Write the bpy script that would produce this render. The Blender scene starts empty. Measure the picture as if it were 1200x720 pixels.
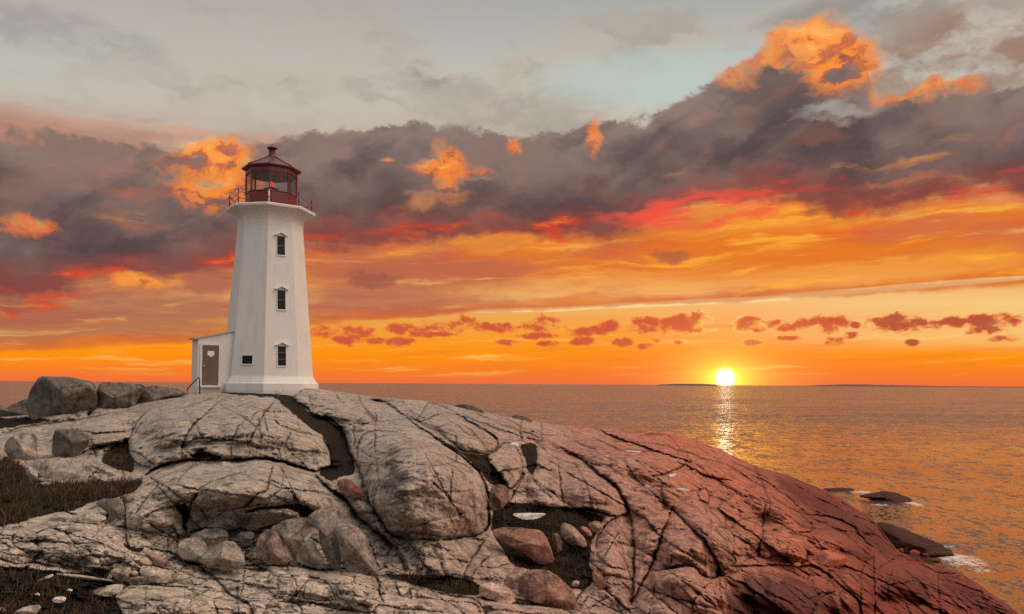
import bpy, bmesh, math, random
import numpy as np
from mathutils import Vector, Matrix, noise as mnoise

scene = bpy.context.scene
COL = scene.collection
random.seed(7)
RNG = np.random.default_rng(11)

# ------------------------------------------------------------------ camera
F = 900.0                 # focal length in pixels of a 1200 px wide frame
CX, CY = 600.0, 450.0     # principal point (horizon line) in that frame
ZC = 10.0                 # eye height above the sea
ROLL = 0.0058
PITCH = math.radians(2.3)
PV = CY - F * math.tan(PITCH)   # row of the optical axis
cam_data = bpy.data.cameras.new("camera")
cam = bpy.data.objects.new("camera", cam_data)
COL.objects.link(cam)
cam_data.sensor_width = 36.0
cam_data.lens = 36.0 * F / 1200.0
cam_data.shift_y = (PV - 360.0) / 1200.0
cam_data.clip_start = 0.1
cam_data.clip_end = 60000.0
cam.location = (0, 0, ZC)
CAM_R = Matrix.Rotation(math.radians(90) + PITCH, 3, 'X') @ Matrix.Rotation(ROLL, 3, 'Z')
cam.rotation_euler = CAM_R.to_euler()
scene.camera = cam

scene.view_settings.view_transform = 'Standard'
scene.view_settings.look = 'None'
scene.view_settings.exposure = 0.0
scene.view_settings.gamma = 1.0
scene.cycles.use_denoising = False
scene.cycles.max_bounces = 6
scene.cycles.sample_clamp_indirect = 6.0


def unroll(u, v):
    """photo position -> position in a level, upright picture (horizon at CY)"""
    a, b, c = (u - CX) / F, -(v - PV) / F, -1.0
    x, y, z = (CAM_R[k][0] * a + CAM_R[k][1] * b + CAM_R[k][2] * c for k in range(3))
    return CX + F * x / y, CY - F * z / y


def pt(u, v, d):
    """world point seen at photo position (u, v) at distance d along the view axis"""
    u, v = unroll(u, v)
    return Vector(((u - CX) * d / F, d, ZC - (v - CY) * d / F))


def lin(r, g, b):
    def f(c):
        c /= 255.0
        return c / 12.92 if c <= 0.04045 else ((c + 0.055) / 1.055) ** 2.4
    return (f(r), f(g), f(b), 1.0)


# ------------------------------------------------------------------ small node language
class V:
    """a socket (float, vector or colour) of a node tree with arithmetic"""
    nt = None

    def __init__(s, sock): s.s = sock
    def __add__(a, b): return mth('ADD', a, b)
    def __radd__(a, b): return mth('ADD', b, a)
    def __sub__(a, b): return mth('SUBTRACT', a, b)
    def __rsub__(a, b): return mth('SUBTRACT', b, a)
    def __mul__(a, b): return mth('MULTIPLY', a, b)
    def __rmul__(a, b): return mth('MULTIPLY', b, a)
    def __truediv__(a, b): return mth('DIVIDE', a, b)
    def __rtruediv__(a, b): return mth('DIVIDE', b, a)
    def __neg__(a): return mth('MULTIPLY', a, -1.0)


def put(sock, x):
    if isinstance(x, V):
        V.nt.links.new(x.s, sock)
    else:
        sock.default_value = x


def node(kind, **kw):
    n = V.nt.nodes.new(kind)
    for k, v in kw.items():
        setattr(n, k, v)
    return n


def mth(op, a, b=None, c=None, clamp=False):
    n = node('ShaderNodeMath', operation=op, use_clamp=clamp)
    put(n.inputs[0], a)
    if b is not None: put(n.inputs[1], b)
    if c is not None: put(n.inputs[2], c)
    return V(n.outputs[0])


def vmax(a, b): return mth('MAXIMUM', a, b)
def vmin(a, b): return mth('MINIMUM', a, b)
def clamp01(a): return mth('ADD', a, 0.0, clamp=True)


def sstep(x, lo, hi, to0=0.0, to1=1.0, kind='SMOOTHSTEP'):
    n = node('ShaderNodeMapRange', interpolation_type=kind)
    n.clamp = True
    put(n.inputs['Value'], x)
    inv = lo > hi
    if inv: lo, hi, to0, to1 = hi, lo, to1, to0
    n.inputs['From Min'].default_value = lo
    n.inputs['From Max'].default_value = hi
    n.inputs['To Min'].default_value = to0
    n.inputs['To Max'].default_value = to1
    return V(n.outputs[0])


def vec(x, y, z=0.0):
    n = node('ShaderNodeCombineXYZ')
    put(n.inputs[0], x); put(n.inputs[1], y); put(n.inputs[2], z)
    return V(n.outputs[0])


def split(v):
    n = node('ShaderNodeSeparateXYZ')
    put(n.inputs[0], v)
    return V(n.outputs[0]), V(n.outputs[1]), V(n.outputs[2])


def noise(v, scale=1.0, detail=5.0, rough=0.55, lac=2.0, dist=0.0, colour=False):
    n = node('ShaderNodeTexNoise')
    put(n.inputs['Vector'], v)
    n.inputs['Scale'].default_value = scale
    n.inputs['Detail'].default_value = detail
    n.inputs['Roughness'].default_value = rough
    n.inputs['Lacunarity'].default_value = lac
    n.inputs['Distortion'].default_value = dist
    return V(n.outputs['Color' if colour else 'Fac'])


def ramp(x, stops, mode='LINEAR'):
    n = node('ShaderNodeValToRGB')
    cr = n.color_ramp
    cr.interpolation = mode
    while len(cr.elements) < len(stops): cr.elements.new(0.5)
    for e, (p, c) in zip(cr.elements, stops):
        e.position = p
        e.color = c
    put(n.inputs[0], x)
    return V(n.outputs[0])


def mix(t, a, b, blend='MIX'):
    n = node('ShaderNodeMix', data_type='RGBA', blend_type=blend)
    n.clamp_factor = True
    put(n.inputs[0], t); put(n.inputs[6], a); put(n.inputs[7], b)
    return V(n.outputs[2])


def curve(x, pts):
    """piecewise smooth curve through (x, y) pairs"""
    xs = [p[0] for p in pts]; ys = [p[1] for p in pts]
    x0, x1, y0, y1 = min(xs), max(xs), min(ys), max(ys)
    n = node('ShaderNodeFloatCurve')
    c = n.mapping.curves[0]
    while len(c.points) < len(pts): c.points.new(0.5, 0.5)
    for p, a, b in zip(c.points, xs, ys):
        p.location = ((a - x0) / (x1 - x0), (b - y0) / (y1 - y0))
        p.handle_type = 'AUTO'
    n.mapping.update()
    put(n.inputs['Value'], mth('MULTIPLY', x - x0, 1.0 / (x1 - x0), clamp=True))
    return V(n.outputs[0]) * (y1 - y0) + y0


# ------------------------------------------------------------------ sky
SUN_U, SUN_V = 850.0, 441.0
su, sv = unroll(SUN_U, SUN_V)
SUN_AZ = math.atan((su - CX) / F)                       # to the right of the view axis
SUN_EL = math.atan((CY - sv) / F * math.cos(SUN_AZ))

world = bpy.data.worlds.new("World")
scene.world = world
world.use_nodes = True
V.nt = world.node_tree
V.nt.nodes.clear()


def pq(u, v):
    """photo position -> (azimuth, height) in units of 1/900 radian"""
    u, v = unroll(u, v)
    a = math.atan((u - CX) / F)
    return a * F, (CY - v) * math.cos(a)


def build_sky():
    tc = node('ShaderNodeTexCoord')
    x, y, z = split(V(tc.outputs['Generated']))
    az = mth('ARCTAN2', x, y)
    hl = mth('SQRT', x * x + y * y)
    P = az * F
    Q = z / vmax(hl, 0.05) * F
    # domain warps shared by the layers
    wv = noise(vec(P * 0.006, Q * 0.008, 1.7), 1.0, 5.0, 0.6, colour=True)
    wx, wy, wz = split(wv)
    fv = noise(vec(P * 0.03, Q * 0.04, 4.1), 1.0, 5.0, 0.62, colour=True)
    fx, fy, fz = split(fv)
    Pw = P + (wx - 0.5) * 60.0 + (fx - 0.5) * 26.0
    Qw = Q + (wy - 0.5) * 46.0 + (fy - 0.5) * 26.0

    # clear air: physical sky for the far side, dusk colours towards the sun
    Qb = Q / vmax(mth('COSINE', az), 0.6)
    sky = node('ShaderNodeTexSky', sky_type='NISHITA')
    sky.sun_disc = False
    sky.sun_elevation = max(SUN_EL, 0.012)
    sky.sun_rotation = SUN_AZ
    S = lambda v: (450.0 - v) / 460.0
    base = ramp(mth('MULTIPLY', Qb, 1 / 460.0, clamp=True), [
        (0.0, lin(238, 112, 62)), (S(437), lin(246, 126, 40)), (S(418), lin(254, 146, 10)), (S(398), lin(254, 160, 26)),
        (S(375), lin(246, 178, 76)), (S(352), lin(246, 198, 122)), (S(325), lin(238, 160, 74)),
        (S(280), lin(238, 146, 44)), (S(235), lin(232, 142, 66)), (S(200), lin(206, 168, 138)),
        (S(150), lin(202, 190, 172)), (S(100), lin(194, 202, 195)), (S(40), lin(184, 191, 186)), (1.0, lin(174, 178, 175))])
    right = sstep(P, -450, 350)
    base = mix((1.0 - right) * sstep(Q, 20, 90) * sstep(Qb, 225, 150) * 0.55, base, lin(206, 124, 74))
    base = mix(sstep(P, 60, 380) * sstep(Qb, 36, 60) * sstep(Qb, 130, 100) * 0.6, base, lin(246, 206, 136))
    # pink glow low down, both sides of the sun
    r = mth('SQRT', (P - SUN_AZ * F) * (P - SUN_AZ * F) + (Q - 6.0) * (Q - 6.0) * 2.2)
    base = mix(mth('EXPONENT', r * -0.010) * 0.8, base, lin(255, 104, 62))

    # high thin veil
    n1 = noise(vec(Pw * 0.0032 + Qw * 0.001, Qw * 0.009, 9.2), 1.0, 7.0, 0.58)
    n1b = noise(vec(Pw * 0.011, Qw * 0.02, 19.2), 1.0, 6.0, 0.6)
    veil = sstep(Qb, 200, 300)
    c = mix(sstep(n1, 0.36, 0.60) * veil * 0.85, base, lin(196, 183, 166))
    c = mix(veil * sstep(P, 250, -250) * 0.55, c, lin(190, 178, 164))
    c = mix(sstep(n1b + (n1 - 0.5) * 0.7, 0.47, 0.74) * veil * 0.6, c, lin(146, 138, 134))
    c = mix(sstep(n1b, 0.55, 0.75) * veil * 0.4, c, lin(214, 200, 180))
    c = mix(sstep(Q, 350, 470) * 0.3, c, lin(150, 147, 144))

    def spot(u, v, ru, rv, wp=None, wq=None):
        p0, q0 = pq(u, v)
        a = (wp or Pw) - p0
        b = (wq or Qw) - q0
        return a * a * (1.0 / ru ** 2) + b * b * (1.0 / rv ** 2)

    # teal gap and brown veil of the upper right
    c = mix(sstep(spot(760, 92, 170, 46), 1.0, 0.1) * 0.7, c, lin(184, 200, 192))
    c = mix(sstep(spot(1140, 56, 200, 64), 1.1, 0.1) * sstep(n1b, 0.30, 0.52) * 0.95, c, lin(156, 126, 108))
    c = mix(sstep(spot(1010, 12, 120, 26), 1.1, 0.1) * sstep(n1b, 0.36, 0.56) * 0.6, c, lin(140, 130, 126))
    c = mix(sstep(spot(510, 82, 34, 26), 1.0, 0.2) * sstep(n1b, 0.4, 0.56) * 0.6, c, lin(140, 130, 124))
    c = mix(sstep(spot(40, 30, 150, 30), 1.0, 0.1) * sstep(n1b, 0.36, 0.6) * 0.5, c, lin(146, 142, 140))

    # streaks between the bank and the horizon
    Ps = P + (wx - 0.5) * 70.0 + (fx - 0.5) * 8.0
    Qs = Q + (wy - 0.5) * 26.0 + (fy - 0.5) * 5.0 - P * 0.04
    s1 = noise(vec(Ps * 0.0035, Qs * 0.034, 3.3), 1.0, 7.0, 0.6)
    s2 = noise(vec(Ps * 0.009, Qs * 0.085, 13.0), 1.0, 6.0, 0.6)
    s3 = noise(vec(Ps * 0.0045, Qs * 0.018, 23.0), 1.0, 6.0, 0.58)
    bound = curve(P, [pq(*p)[0:1] + (pq(*p)[1],) for p in
                      [(-500, 415), (0, 412), (190, 405), (330, 388), (450, 374), (600, 367), (700, 359), (830, 353), (1000, 345), (1200, 330), (1700, 300)]])
    sm = sstep(Qs + P * 0.04 * 0.0 - bound + P * 0.04 + (s1 - 0.5) * 16.0, -3, 9) * sstep(Q, 300, 225)
    left = 1.0 - right
    c = mix(sm * sstep(s1, 0.38, 0.6) * 0.8, c, mix(left, lin(226, 112, 34), lin(206, 104, 64)))
    c = mix(sm * sstep(s2, 0.5, 0.66) * 0.75, c, mix(left, lin(255, 176, 60), lin(246, 146, 70)))
    c = mix(sm * sstep(s3 + left * 0.12, 0.48, 0.66) * 0.72, c, mix(left, lin(204, 104, 70), lin(156, 96, 84)))
    c = mix(sm * sstep(s2 * 0.5 + s3 * 0.5, 0.56, 0.66) * 0.6, c, lin(244, 190, 110))
    # thin bright gaps
    for (u, v, ru, rv) in [(820, 354, 200, 4), (1060, 336, 160, 4), (620, 364, 90, 3.5), (1120, 331, 120, 3)]:
        c = mix(sstep(spot(u, v, ru, rv, P + (wx - 0.5) * 120.0, Q + (P - pq(u, v)[0]) * -0.035 + (s1 - 0.5) * 9.0), 1.0, 0.2) * 0.8, c, lin(255, 226, 160))
    # dusky lower edge of the streaks
    edge = Qs + P * 0.04 - bound + (s1 - 0.5) * 16.0
    c = mix(sstep(edge, -2, 2) * sstep(edge, 13, 4) * 0.6, c, lin(206, 96, 48))

    # the dark bank
    top = curve(P, [pq(*p) for p in [(-600, 205), (-250, 165), (0, 152), (60, 160), (110, 170), (200, 182), (300, 178), (360, 165), (420, 152), (500, 145),
                                     (560, 152), (640, 152), (700, 146), (770, 134), (812, 108), (850, 84), (900, 56), (945, 34), (985, 30), (1012, 66),
                                     (1040, 112), (1075, 106), (1110, 92), (1150, 100), (1200, 94), (1400, 80), (1700, 140)]])
    bot = curve(P, [pq(*p) for p in [(-600, 345), (0, 350), (100, 344), (200, 326), (260, 314), (300, 306), (360, 292), (440, 284), (520, 280), (600, 282),
                                     (680, 282), (740, 270), (800, 254), (850, 240), (900, 232), (950, 244), (1000, 248), (1060, 246), (1120, 236), (1200, 232), (1700, 236)]])
    b1 = noise(vec(Pw * 0.011, Qw * 0.0165, 5.5), 1.0, 9.0, 0.6)
    b2 = noise(vec(Pw * 0.024, Qw * 0.036, 7.5), 1.0, 7.0, 0.6)
    dt = top - Qw + (b1 - 0.5) * 84.0 + (b2 - 0.5) * 26.0
    db = Qw - bot + (b1 - 0.5) * 54.0 + (s1 - 0.5) * 40.0
    mt = sstep(dt, -3, 6)
    mb = sstep(db, -10, 12)
    dens = mt * mb
    # light comes from the sun side: compare the density a little further that way
    b1s = noise(vec((Pw + 9.0) * 0.011, (Qw - 7.0) * 0.0165, 5.5), 1.0, 8.0, 0.6)
    lit = (b1 - b1s) * 5.0
    b3 = noise(vec(Pw * 0.0075, Qw * 0.013, 57.0), 1.0, 5.0, 0.5)
    body = mix(sstep(dt, 110, 5), lin(88, 72, 74), lin(142, 122, 114))
    body = mix(sstep(b3, 0.46, 0.66) * 0.7, body, lin(134, 112, 106))
    body = mix(sstep(b3, 0.50, 0.34) * 0.6, body, lin(78, 64, 68))
    body = mix(sstep(lit, 0.1, 0.9) * 0.22, body, lin(164, 120, 104))
    body = mix(sstep(lit, -0.1, -0.9) * 0.25, body, lin(64, 57, 64))
    b4 = noise(vec(Pw * 0.014, Qw * 0.022, 77.0), 1.0, 6.0, 0.52)
    b4s = noise(vec((Pw + 20.0) * 0.014, (Qw - 12.0) * 0.022, 77.0), 1.0, 6.0, 0.52)
    body = mix(sstep(b4 - b4s, 0.01, 0.18) * 0.2, body, mix(sstep(P, -300, 300), lin(164, 122, 108), lin(186, 112, 84)))
    body = mix(sstep(b4 - b4s, -0.01, -0.18) * 0.25, body, lin(66, 56, 62))
    # fibres drawn out up to the right by the wind
    fa, fb = Pw * 0.80 + Qw * 0.60, Qw * 0.80 - Pw * 0.60
    fib = noise(vec(fa * 0.0045, fb * 0.020, 83.0), 1.0, 6.0, 0.55)
    body = mix(sstep(fib, 0.5, 0.68) * 0.42, body, lin(140, 112, 102))
    body = mix(sstep(fib, 0.5, 0.34) * 0.42, body, lin(66, 57, 63))
    body = mix(sstep(b2, 0.5, 0.7) * 0.1, body, lin(150, 116, 104))
    body = mix(sstep(db, 50, 4) * 0.75, body, lin(146, 68, 60))
    gap = sstep(noise(vec(Ps * 0.006, Qw * 0.022, 91.0), 1.0, 6.0, 0.55), 0.30, 0.42)
    c = mix(dens * (0.45 + gap * 0.52), c, body)
    # red fringe along the underside
    fr = noise(vec(Pw * 0.013, Qs * 0.05, 31.0), 1.0, 7.0, 0.62)
    fm = sstep(db, -30, 2) * sstep(db, 40, 6)
    c = mix(fm * sstep(fr, 0.48, 0.64) * 0.85, c, mix(sstep(P, -150, 250), lin(214, 70, 44), lin(232, 66, 40)))
    c = mix(fm * sstep(fr, 0.60, 0.74) * 0.8, c, lin(255, 140, 60))
    c = mix(sstep(spot(800, 246, 120, 26), 1.1, 0.1) * sstep(fr, 0.4, 0.55) * 0.75, c, lin(244, 88, 70))
    c = mix(sstep(spot(150, 318, 170, 16), 1.1, 0.1) * sstep(s1, 0.4, 0.56) * 0.6, c, lin(126, 78, 80))
    c = mix(sstep(spot(430, 330, 46, 12), 1.1, 0.2) * sstep(b2, 0.35, 0.5) * 0.8, c, lin(160, 88, 72))
    c = mix(sstep(spot(250, 332, 40, 16), 1.1, 0.2) * sstep(b2, 0.35, 0.5) * 0.8, c, lin(168, 98, 82))
    c = mix(sstep(spot(790, 294, 22, 8), 1.1, 0.2) * 0.8, c, lin(176, 96, 66))
    # sunlit billows standing out of the bank
    hl1 = noise(vec(Pw * 0.036 + 3.0, Qw * 0.048, 17.0), 1.0, 7.0, 0.6)
    rim = sstep(dt + (hl1 - 0.5) * 60.0 + (b2 - 0.5) * 40.0, 34, 8) * sstep(dt, -9, 7)
    for (u, v, ru, rv, k) in [(958, 54, 62, 48, 1.0), (880, 84, 50, 22, .6), (1078, 104, 56, 20, .85)]:
        c = mix(rim * sstep(spot(u, v, ru, rv), 1.2, 0.3) * k, c, mix(sstep(hl1 + lit * 0.2, 0.36, 0.62), lin(232, 122, 66), lin(255, 166, 84)))
    for (u, v, ru, rv, k, col) in [(246, 206, 58, 46, 1.0, (255, 142, 50)), (236, 188, 32, 24, 0.9, (255, 160, 70)), (524, 200, 26, 32, .9, (255, 138, 52)),
                                   (498, 198, 26, 10, .7, (246, 136, 60)), (702, 162, 11, 22, .8, (255, 140, 64)), (986, 78, 36, 34, 1.0, (255, 146, 58)),
                                   (955, 50, 30, 26, .95, (255, 156, 74)), (34, 264, 30, 11, .8, (246, 126, 64)), (612, 170, 10, 7, .8, (250, 132, 62)),
                                   (166, 336, 28, 10, .8, (255, 156, 56)), (560, 205, 22, 8, .6, (240, 122, 60)),
                                   (450, 190, 9, 5, .7, (250, 140, 70))]:
        e = spot(u, v, ru, rv)
        m = sstep(e + (hl1 - 0.5) * 3.0 + (b1 - 0.5) * 3.0 + (b2 - 0.5) * 2.0, 1.5, 0.1)
        tone = hl1 + lit * 0.3 + (b2 - 0.5) * 0.7 + (Qw - pq(u, v)[1]) * (0.10 / rv)
        tc = mix(sstep(tone, 0.34, 0.52), lin(176, 96, 74), lin(*col))
        tc = mix(sstep(tone, 0.54, 0.72), tc, lin(255, 186, 104))
        c = mix(m * k * sstep(tone, 0.24, 0.44), c, tc)

    # faint streaks right down to the horizon
    lows = sstep(Q, 4, 16) * sstep(Q, 90, 50)
    s5 = noise(vec(Ps * 0.006, Qs * 0.11, 63.0), 1.0, 6.0, 0.6)
    c = mix(lows * sstep(s5, 0.54, 0.68) * 0.45, c, lin(255, 206, 112))
    c = mix(lows * sstep(s5, 0.46, 0.34) * 0.4, c, lin(236, 118, 44))

    # row of small cumulus over the horizon
    pf = None
    for (u, v, hw, hh) in [(757, 381, 18, 9), (800, 380, 30, 10), (820, 375, 14, 9), (881, 380, 18, 8), (915, 381, 18, 6), (938, 381, 14, 7), (970, 379, 20, 9),
                           (1053, 380, 26, 9), (1050, 375, 14, 7), (1080, 380, 9, 5), (1096, 380, 10, 5), (1119, 379, 10, 6), (1165, 378, 22, 8),
                           (1160, 386, 18, 5), (1002, 381, 5, 3.5), (997, 393, 6, 4), (977, 400, 12, 4), (882, 402, 9, 3.5), (1069, 402, 6, 3),
                           (755, 406, 8, 4), (1178, 397, 12, 4), (380, 388, 16, 6), (412, 388, 20, 9), (435, 390, 8, 5), (410, 398, 16, 6),
                           (467, 388, 16, 7), (500, 384, 25, 8), (535, 380, 20, 9), (467, 400, 16, 6), (440, 400, 12, 4), (500, 391, 28, 4),
                           (580, 386, 24, 7), (640, 380, 22, 9), (630, 394, 20, 4), (593, 401, 16, 4), (643, 403, 12, 4), (690, 388, 26, 6),
                           (685, 400, 16, 5), (715, 383, 12, 7), (728, 401, 13, 5), (795, 401, 8, 3), (770, 398, 5, 3), (925, 397, 14, 3)]:
        p0, q0 = pq(u, v)
        a = P - p0; b = Q - q0
        e = 1.0 - (a * a * (1.0 / (hw * 1.12) ** 2) + b * b * (1.0 / (hh * 1.1) ** 2))
        pf = e if pf is None else vmax(pf, e)
    pn = noise(vec(P * 0.075, Q * 0.11, 41.0), 1.0, 6.0, 0.62)
    pn2 = noise(vec(P * 0.028, Q * 0.05, 47.0), 1.0, 4.0, 0.55)
    pf = vmax(pf, -2.0) + (pn - 0.5) * 4.6 + (pn2 - 0.5) * 2.6
    near = mth('EXPONENT', (P - SUN_AZ * F) * (P - SUN_AZ * F) * -3.6e-4)
    c = mix(sstep(pf, -0.5, -0.15) * sstep(pf, 0.25, -0.05) * near * 0.45, c, lin(255, 226, 140))
    c = mix(sstep(pf, -0.3, 0.7) * (0.55 + 0.42 * sstep(pn2, 0.36, 0.56)), c, mix(sstep(pn2, 0.4, 0.6), lin(238, 132, 62), mix(sstep(P, -200, 200), lin(212, 106, 56), lin(222, 88, 52))))
    c = mix(sstep(pf, 0.35, 1.0) * 0.8, c, mix(sstep(P, 330, 420), lin(204, 84, 60), lin(172, 86, 62)))

    # aureole and disc of the low sun
    g1 = mth('EXPONENT', r * -0.034)
    g2 = mth('EXPONENT', r * -0.075)
    c = mix(mth('EXPONENT', r * -0.024) * 0.6, c, lin(255, 190, 80))
    c = mix(g1 * 0.95, c, lin(255, 214, 90))
    disc = sstep(mth('SQRT', (P - SUN_AZ * F) * (P - SUN_AZ * F) + (Q - 8.0) * (Q - 8.0)), 15.0, 2.0)

    # away from the sunset the sky goes over to the plain dusk sky
    d0 = ramp(mth('MULTIPLY', Q, 1 / 900.0, clamp=True), [(0.0, BACK_LOW), (0.35, BACK_MID), (1.0, BACK_TOP)])
    nb = node('ShaderNodeVectorMath', operation='SCALE')
    put(nb.inputs[0], V(sky.outputs[0])); nb.inputs['Scale'].default_value = 0.12
    back = mix(1.0, d0, V(nb.outputs[0]), 'ADD')
    # added bright patch of unseen sky off to the right, lighting rocks and tower
    pd = Vector((math.sin(1.45) * 0.80, math.cos(1.45) * 0.80, 0.60)).normalized()
    pdot = x * pd.x + y * pd.y + z * pd.z
    patch = mth('EXPONENT', (pdot - 1.0) * 7.0)
    back = mix(1.0, back, mix(patch, (0, 0, 0, 1), PATCH), 'ADD')
    away = vmax(sstep(mth('ABSOLUTE', az - 0.35), 1.15, 2.1), sstep(Q, 480, 900))
    c = mix(away, c, back)
    bg = node('ShaderNodeBackground')
    put(bg.inputs['Color'], c)
    bg.inputs['Strength'].default_value = 1.0
    glow = node('ShaderNodeBackground')
    put(glow.inputs['Color'], mix(disc, lin(255, 170, 40), lin(255, 250, 225)))
    put(glow.inputs['Strength'], disc * 1.2 + g2 * 2.8 + g1 * 0.7)
    add = node('ShaderNodeAddShader')
    V.nt.links.new(bg.outputs[0], add.inputs[0]); V.nt.links.new(glow.outputs[0], add.inputs[1])
    out = node('ShaderNodeOutputWorld')
    V.nt.links.new(add.outputs[0], out.inputs['Surface'])


BACK_LOW = (0.16, 0.145, 0.14, 1)
BACK_MID = (0.45, 0.435, 0.43, 1)
BACK_TOP = (0.56, 0.545, 0.53, 1)
PATCH = (6.0, 4.5, 3.3, 1)
build_sky()
world.cycles.sampling_method = 'MANUAL'
world.cycles.sample_map_resolution = 1024

sun_data = bpy.data.lights.new("sun", 'SUN')
sun_data.energy = 0.0003
sun_data.angle = math.radians(0.6)
sun_data.color = (1.0, 0.30, 0.10)
sun = bpy.data.objects.new("sun", sun_data)
COL.objects.link(sun)
sdir = Vector((math.sin(SUN_AZ) * math.cos(SUN_EL), math.cos(SUN_AZ) * math.cos(SUN_EL), math.sin(SUN_EL)))
sun.rotation_euler = sdir.to_track_quat('Z', 'Y').to_euler()
sun.location = sdir * 300 + Vector((0, 0, 30))

# ------------------------------------------------------------------ materials
MATS = {}


def mat(name, build):
    if name not in MATS:
        m = bpy.data.materials.new(name)
        m.use_nodes = True
        V.nt = m.node_tree
        V.nt.nodes.clear()
        out = node('ShaderNodeOutputMaterial')
        V.nt.links.new(build().s, out.inputs['Surface'])
        MATS[name] = m
    return MATS[name]


def position():
    return V(node('ShaderNodeNewGeometry').outputs['Position'])


def objcoord():
    return V(node('ShaderNodeTexCoord').outputs['Object'])


def stretch(v, x, y, z):
    n = node('ShaderNodeVectorMath', operation='MULTIPLY')
    put(n.inputs[0], v)
    n.inputs[1].default_value = (x, y, z)
    return V(n.outputs[0])


def bsdf(col, rough=0.6, bump=None, bump_d=0.01, bump_s=1.0, metal=0.0, normal=None, **kw):
    n = node('ShaderNodeBsdfPrincipled')
    put(n.inputs['Base Color'], col)
    put(n.inputs['Roughness'], rough)
    n.inputs['Metallic'].default_value = metal
    for k, v in kw.items(): put(n.inputs[k], v)
    if bump is not None:
        b = node('ShaderNodeBump')
        b.inputs['Strength'].default_value = bump_s
        b.inputs['Distance'].default_value = bump_d
        put(b.inputs['Height'], bump)
        V.nt.links.new(b.outputs[0], n.inputs['Normal'])
    if normal is not None:
        put(n.inputs['Normal'], normal)
    return V(n.outputs[0])


def granite(name, ground=False, tone=1.0, rust=0.0):
    def build():
        p = position()
        x, y, z = split(p)
        big = noise(p, 0.22, 4, 0.55)
        mid = noise(p, 1.3, 6, 0.62)
        fine = noise(p, 9.0, 5, 0.65)
        spk = noise(p, 46.0, 3, 0.7)
        drip = noise(stretch(p, 2.2, 1.6, 0.35), 1.0, 5, 0.6)
        c = mix(sstep(big, 0.35, 0.65), (0.400, 0.325, 0.268, 1), (0.325, 0.272, 0.232, 1))
        c = mix(sstep(mid, 0.42, 0.68) * 0.55, c, (0.215, 0.185, 0.168, 1))
        c = mix(sstep(fine, 0.50, 0.72) * 0.42, c, (0.500, 0.430, 0.370, 1))
        c = mix(sstep(y + (big - 0.5) * 5.0 + (mid - 0.5) * 2.0, 20.0, 14.5) * 0.42, c, (0.54, 0.45, 0.365, 1))
        # red sunset glare painted into the granite towards the right, plus own rust
        glare_rust = clamp01(sstep(x + (big - 0.5) * 7.0 + (mid - 0.5) * 2.0, -6.0, 13.0) + rust)
        c = mix(glare_rust, c, mix(sstep(mid, 0.36, 0.66), (0.500, 0.170, 0.100, 1), (0.330, 0.082, 0.048, 1)))
        # lichen and mineral streaks
        c = mix(sstep(drip + (fine - 0.5) * 0.35, 0.54, 0.66) * 0.72, c, (0.080, 0.064, 0.056, 1))
        c = mix(sstep(mid + (fine - 0.5) * 0.5, 0.60, 0.72) * 0.66, c, (0.062, 0.054, 0.050, 1))
        c = mix(sstep(noise(p, 3.1, 5, 0.7), 0.64, 0.74) * 0.35, c, (0.46, 0.42, 0.36, 1))
        c = mix(sstep(spk, 0.56, 0.72) * 0.6, c, (0.08, 0.066, 0.058, 1))
        gr = noise(p, 17.0, 4, 0.7)
        blot = noise(p, 4.3, 6, 0.68)
        shade = sstep(gr, 0.34, 0.66, 0.58, 1.34, 'LINEAR') * sstep(blot, 0.34, 0.66, 0.62, 1.38, 'LINEAR')
        c = mix(1.0, c, vec(shade, shade, shade), 'MULTIPLY')
        # weed and algae band by the water, carried upslope as painted shade
        wet = sstep(z + (mid - 0.5) * 2.2 + (big - 0.5) * 3.0, 5.0, 2.4)  # wet band and the painted shade upslope of it
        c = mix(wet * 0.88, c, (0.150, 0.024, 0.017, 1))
        rough = 0.82 - wet * 0.2
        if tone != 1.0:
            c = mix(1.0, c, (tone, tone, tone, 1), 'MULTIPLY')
        hgt = fine * 0.5 + spk * 0.18 + mid * 0.9
        if ground:
            a = node('ShaderNodeAttribute', attribute_name='ground_kind')
            ck, so, st = split(V(a.outputs['Color']))
            c = mix(sstep(st * 1.0 + (mid - 0.5) * 1.6 + (fine - 0.5) * 1.0, 0.30, 0.72) * clamp01(st * 3.0) * 0.88, c, mix(glare_rust, (0.066, 0.058, 0.054, 1), (0.090, 0.013, 0.010, 1)))
            c = mix(clamp01(ck * (0.35 + fine * 1.1)), c, (0.022, 0.017, 0.015, 1))
            sc = mix(sstep(fine, 0.4, 0.65), (0.012, 0.008, 0.006, 1), (0.036, 0.018, 0.010, 1))
            sc = mix(sstep(mid, 0.5, 0.66) * 0.5, sc, (0.022, 0.018, 0.009, 1))
            gm = sstep(so + (fine - 0.5) * 0.7 + (spk - 0.5) * 0.3, 0.35, 0.65)
            c = mix(gm, c, sc)
            hgt = hgt + gm * spk * 1.2
        return bsdf(c, rough, hgt, 0.07, 1.0, **{'Specular IOR Level': 0.12})
    return mat(name, build)


def paint(name, col, rough=0.55, dirt=(0.35, 0.32, 0.28, 1), amount=0.35, metal=0.0):
    def build():
        p = objcoord()
        s = noise(stretch(p, 3.0, 3.0, 0.5), 1.0, 6, 0.62)
        f = noise(p, 14.0, 4, 0.6)
        c = mix(sstep(s + (f - 0.5) * 0.25, 0.48, 0.75) * amount, col, dirt)
        return bsdf(c, rough, f, 0.004, 0.5, metal)
    return mat(name, build)


def plain(name, col, rough=0.5, metal=0.0, **kw):
    return mat(name, lambda: bsdf(mix(sstep(noise(objcoord(), 7.0, 4, 0.6), 0.4, 0.7) * 0.25, col, tuple(q * 0.6 for q in col[:3]) + (1,)), rough, None, metal=metal, **kw))


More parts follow.
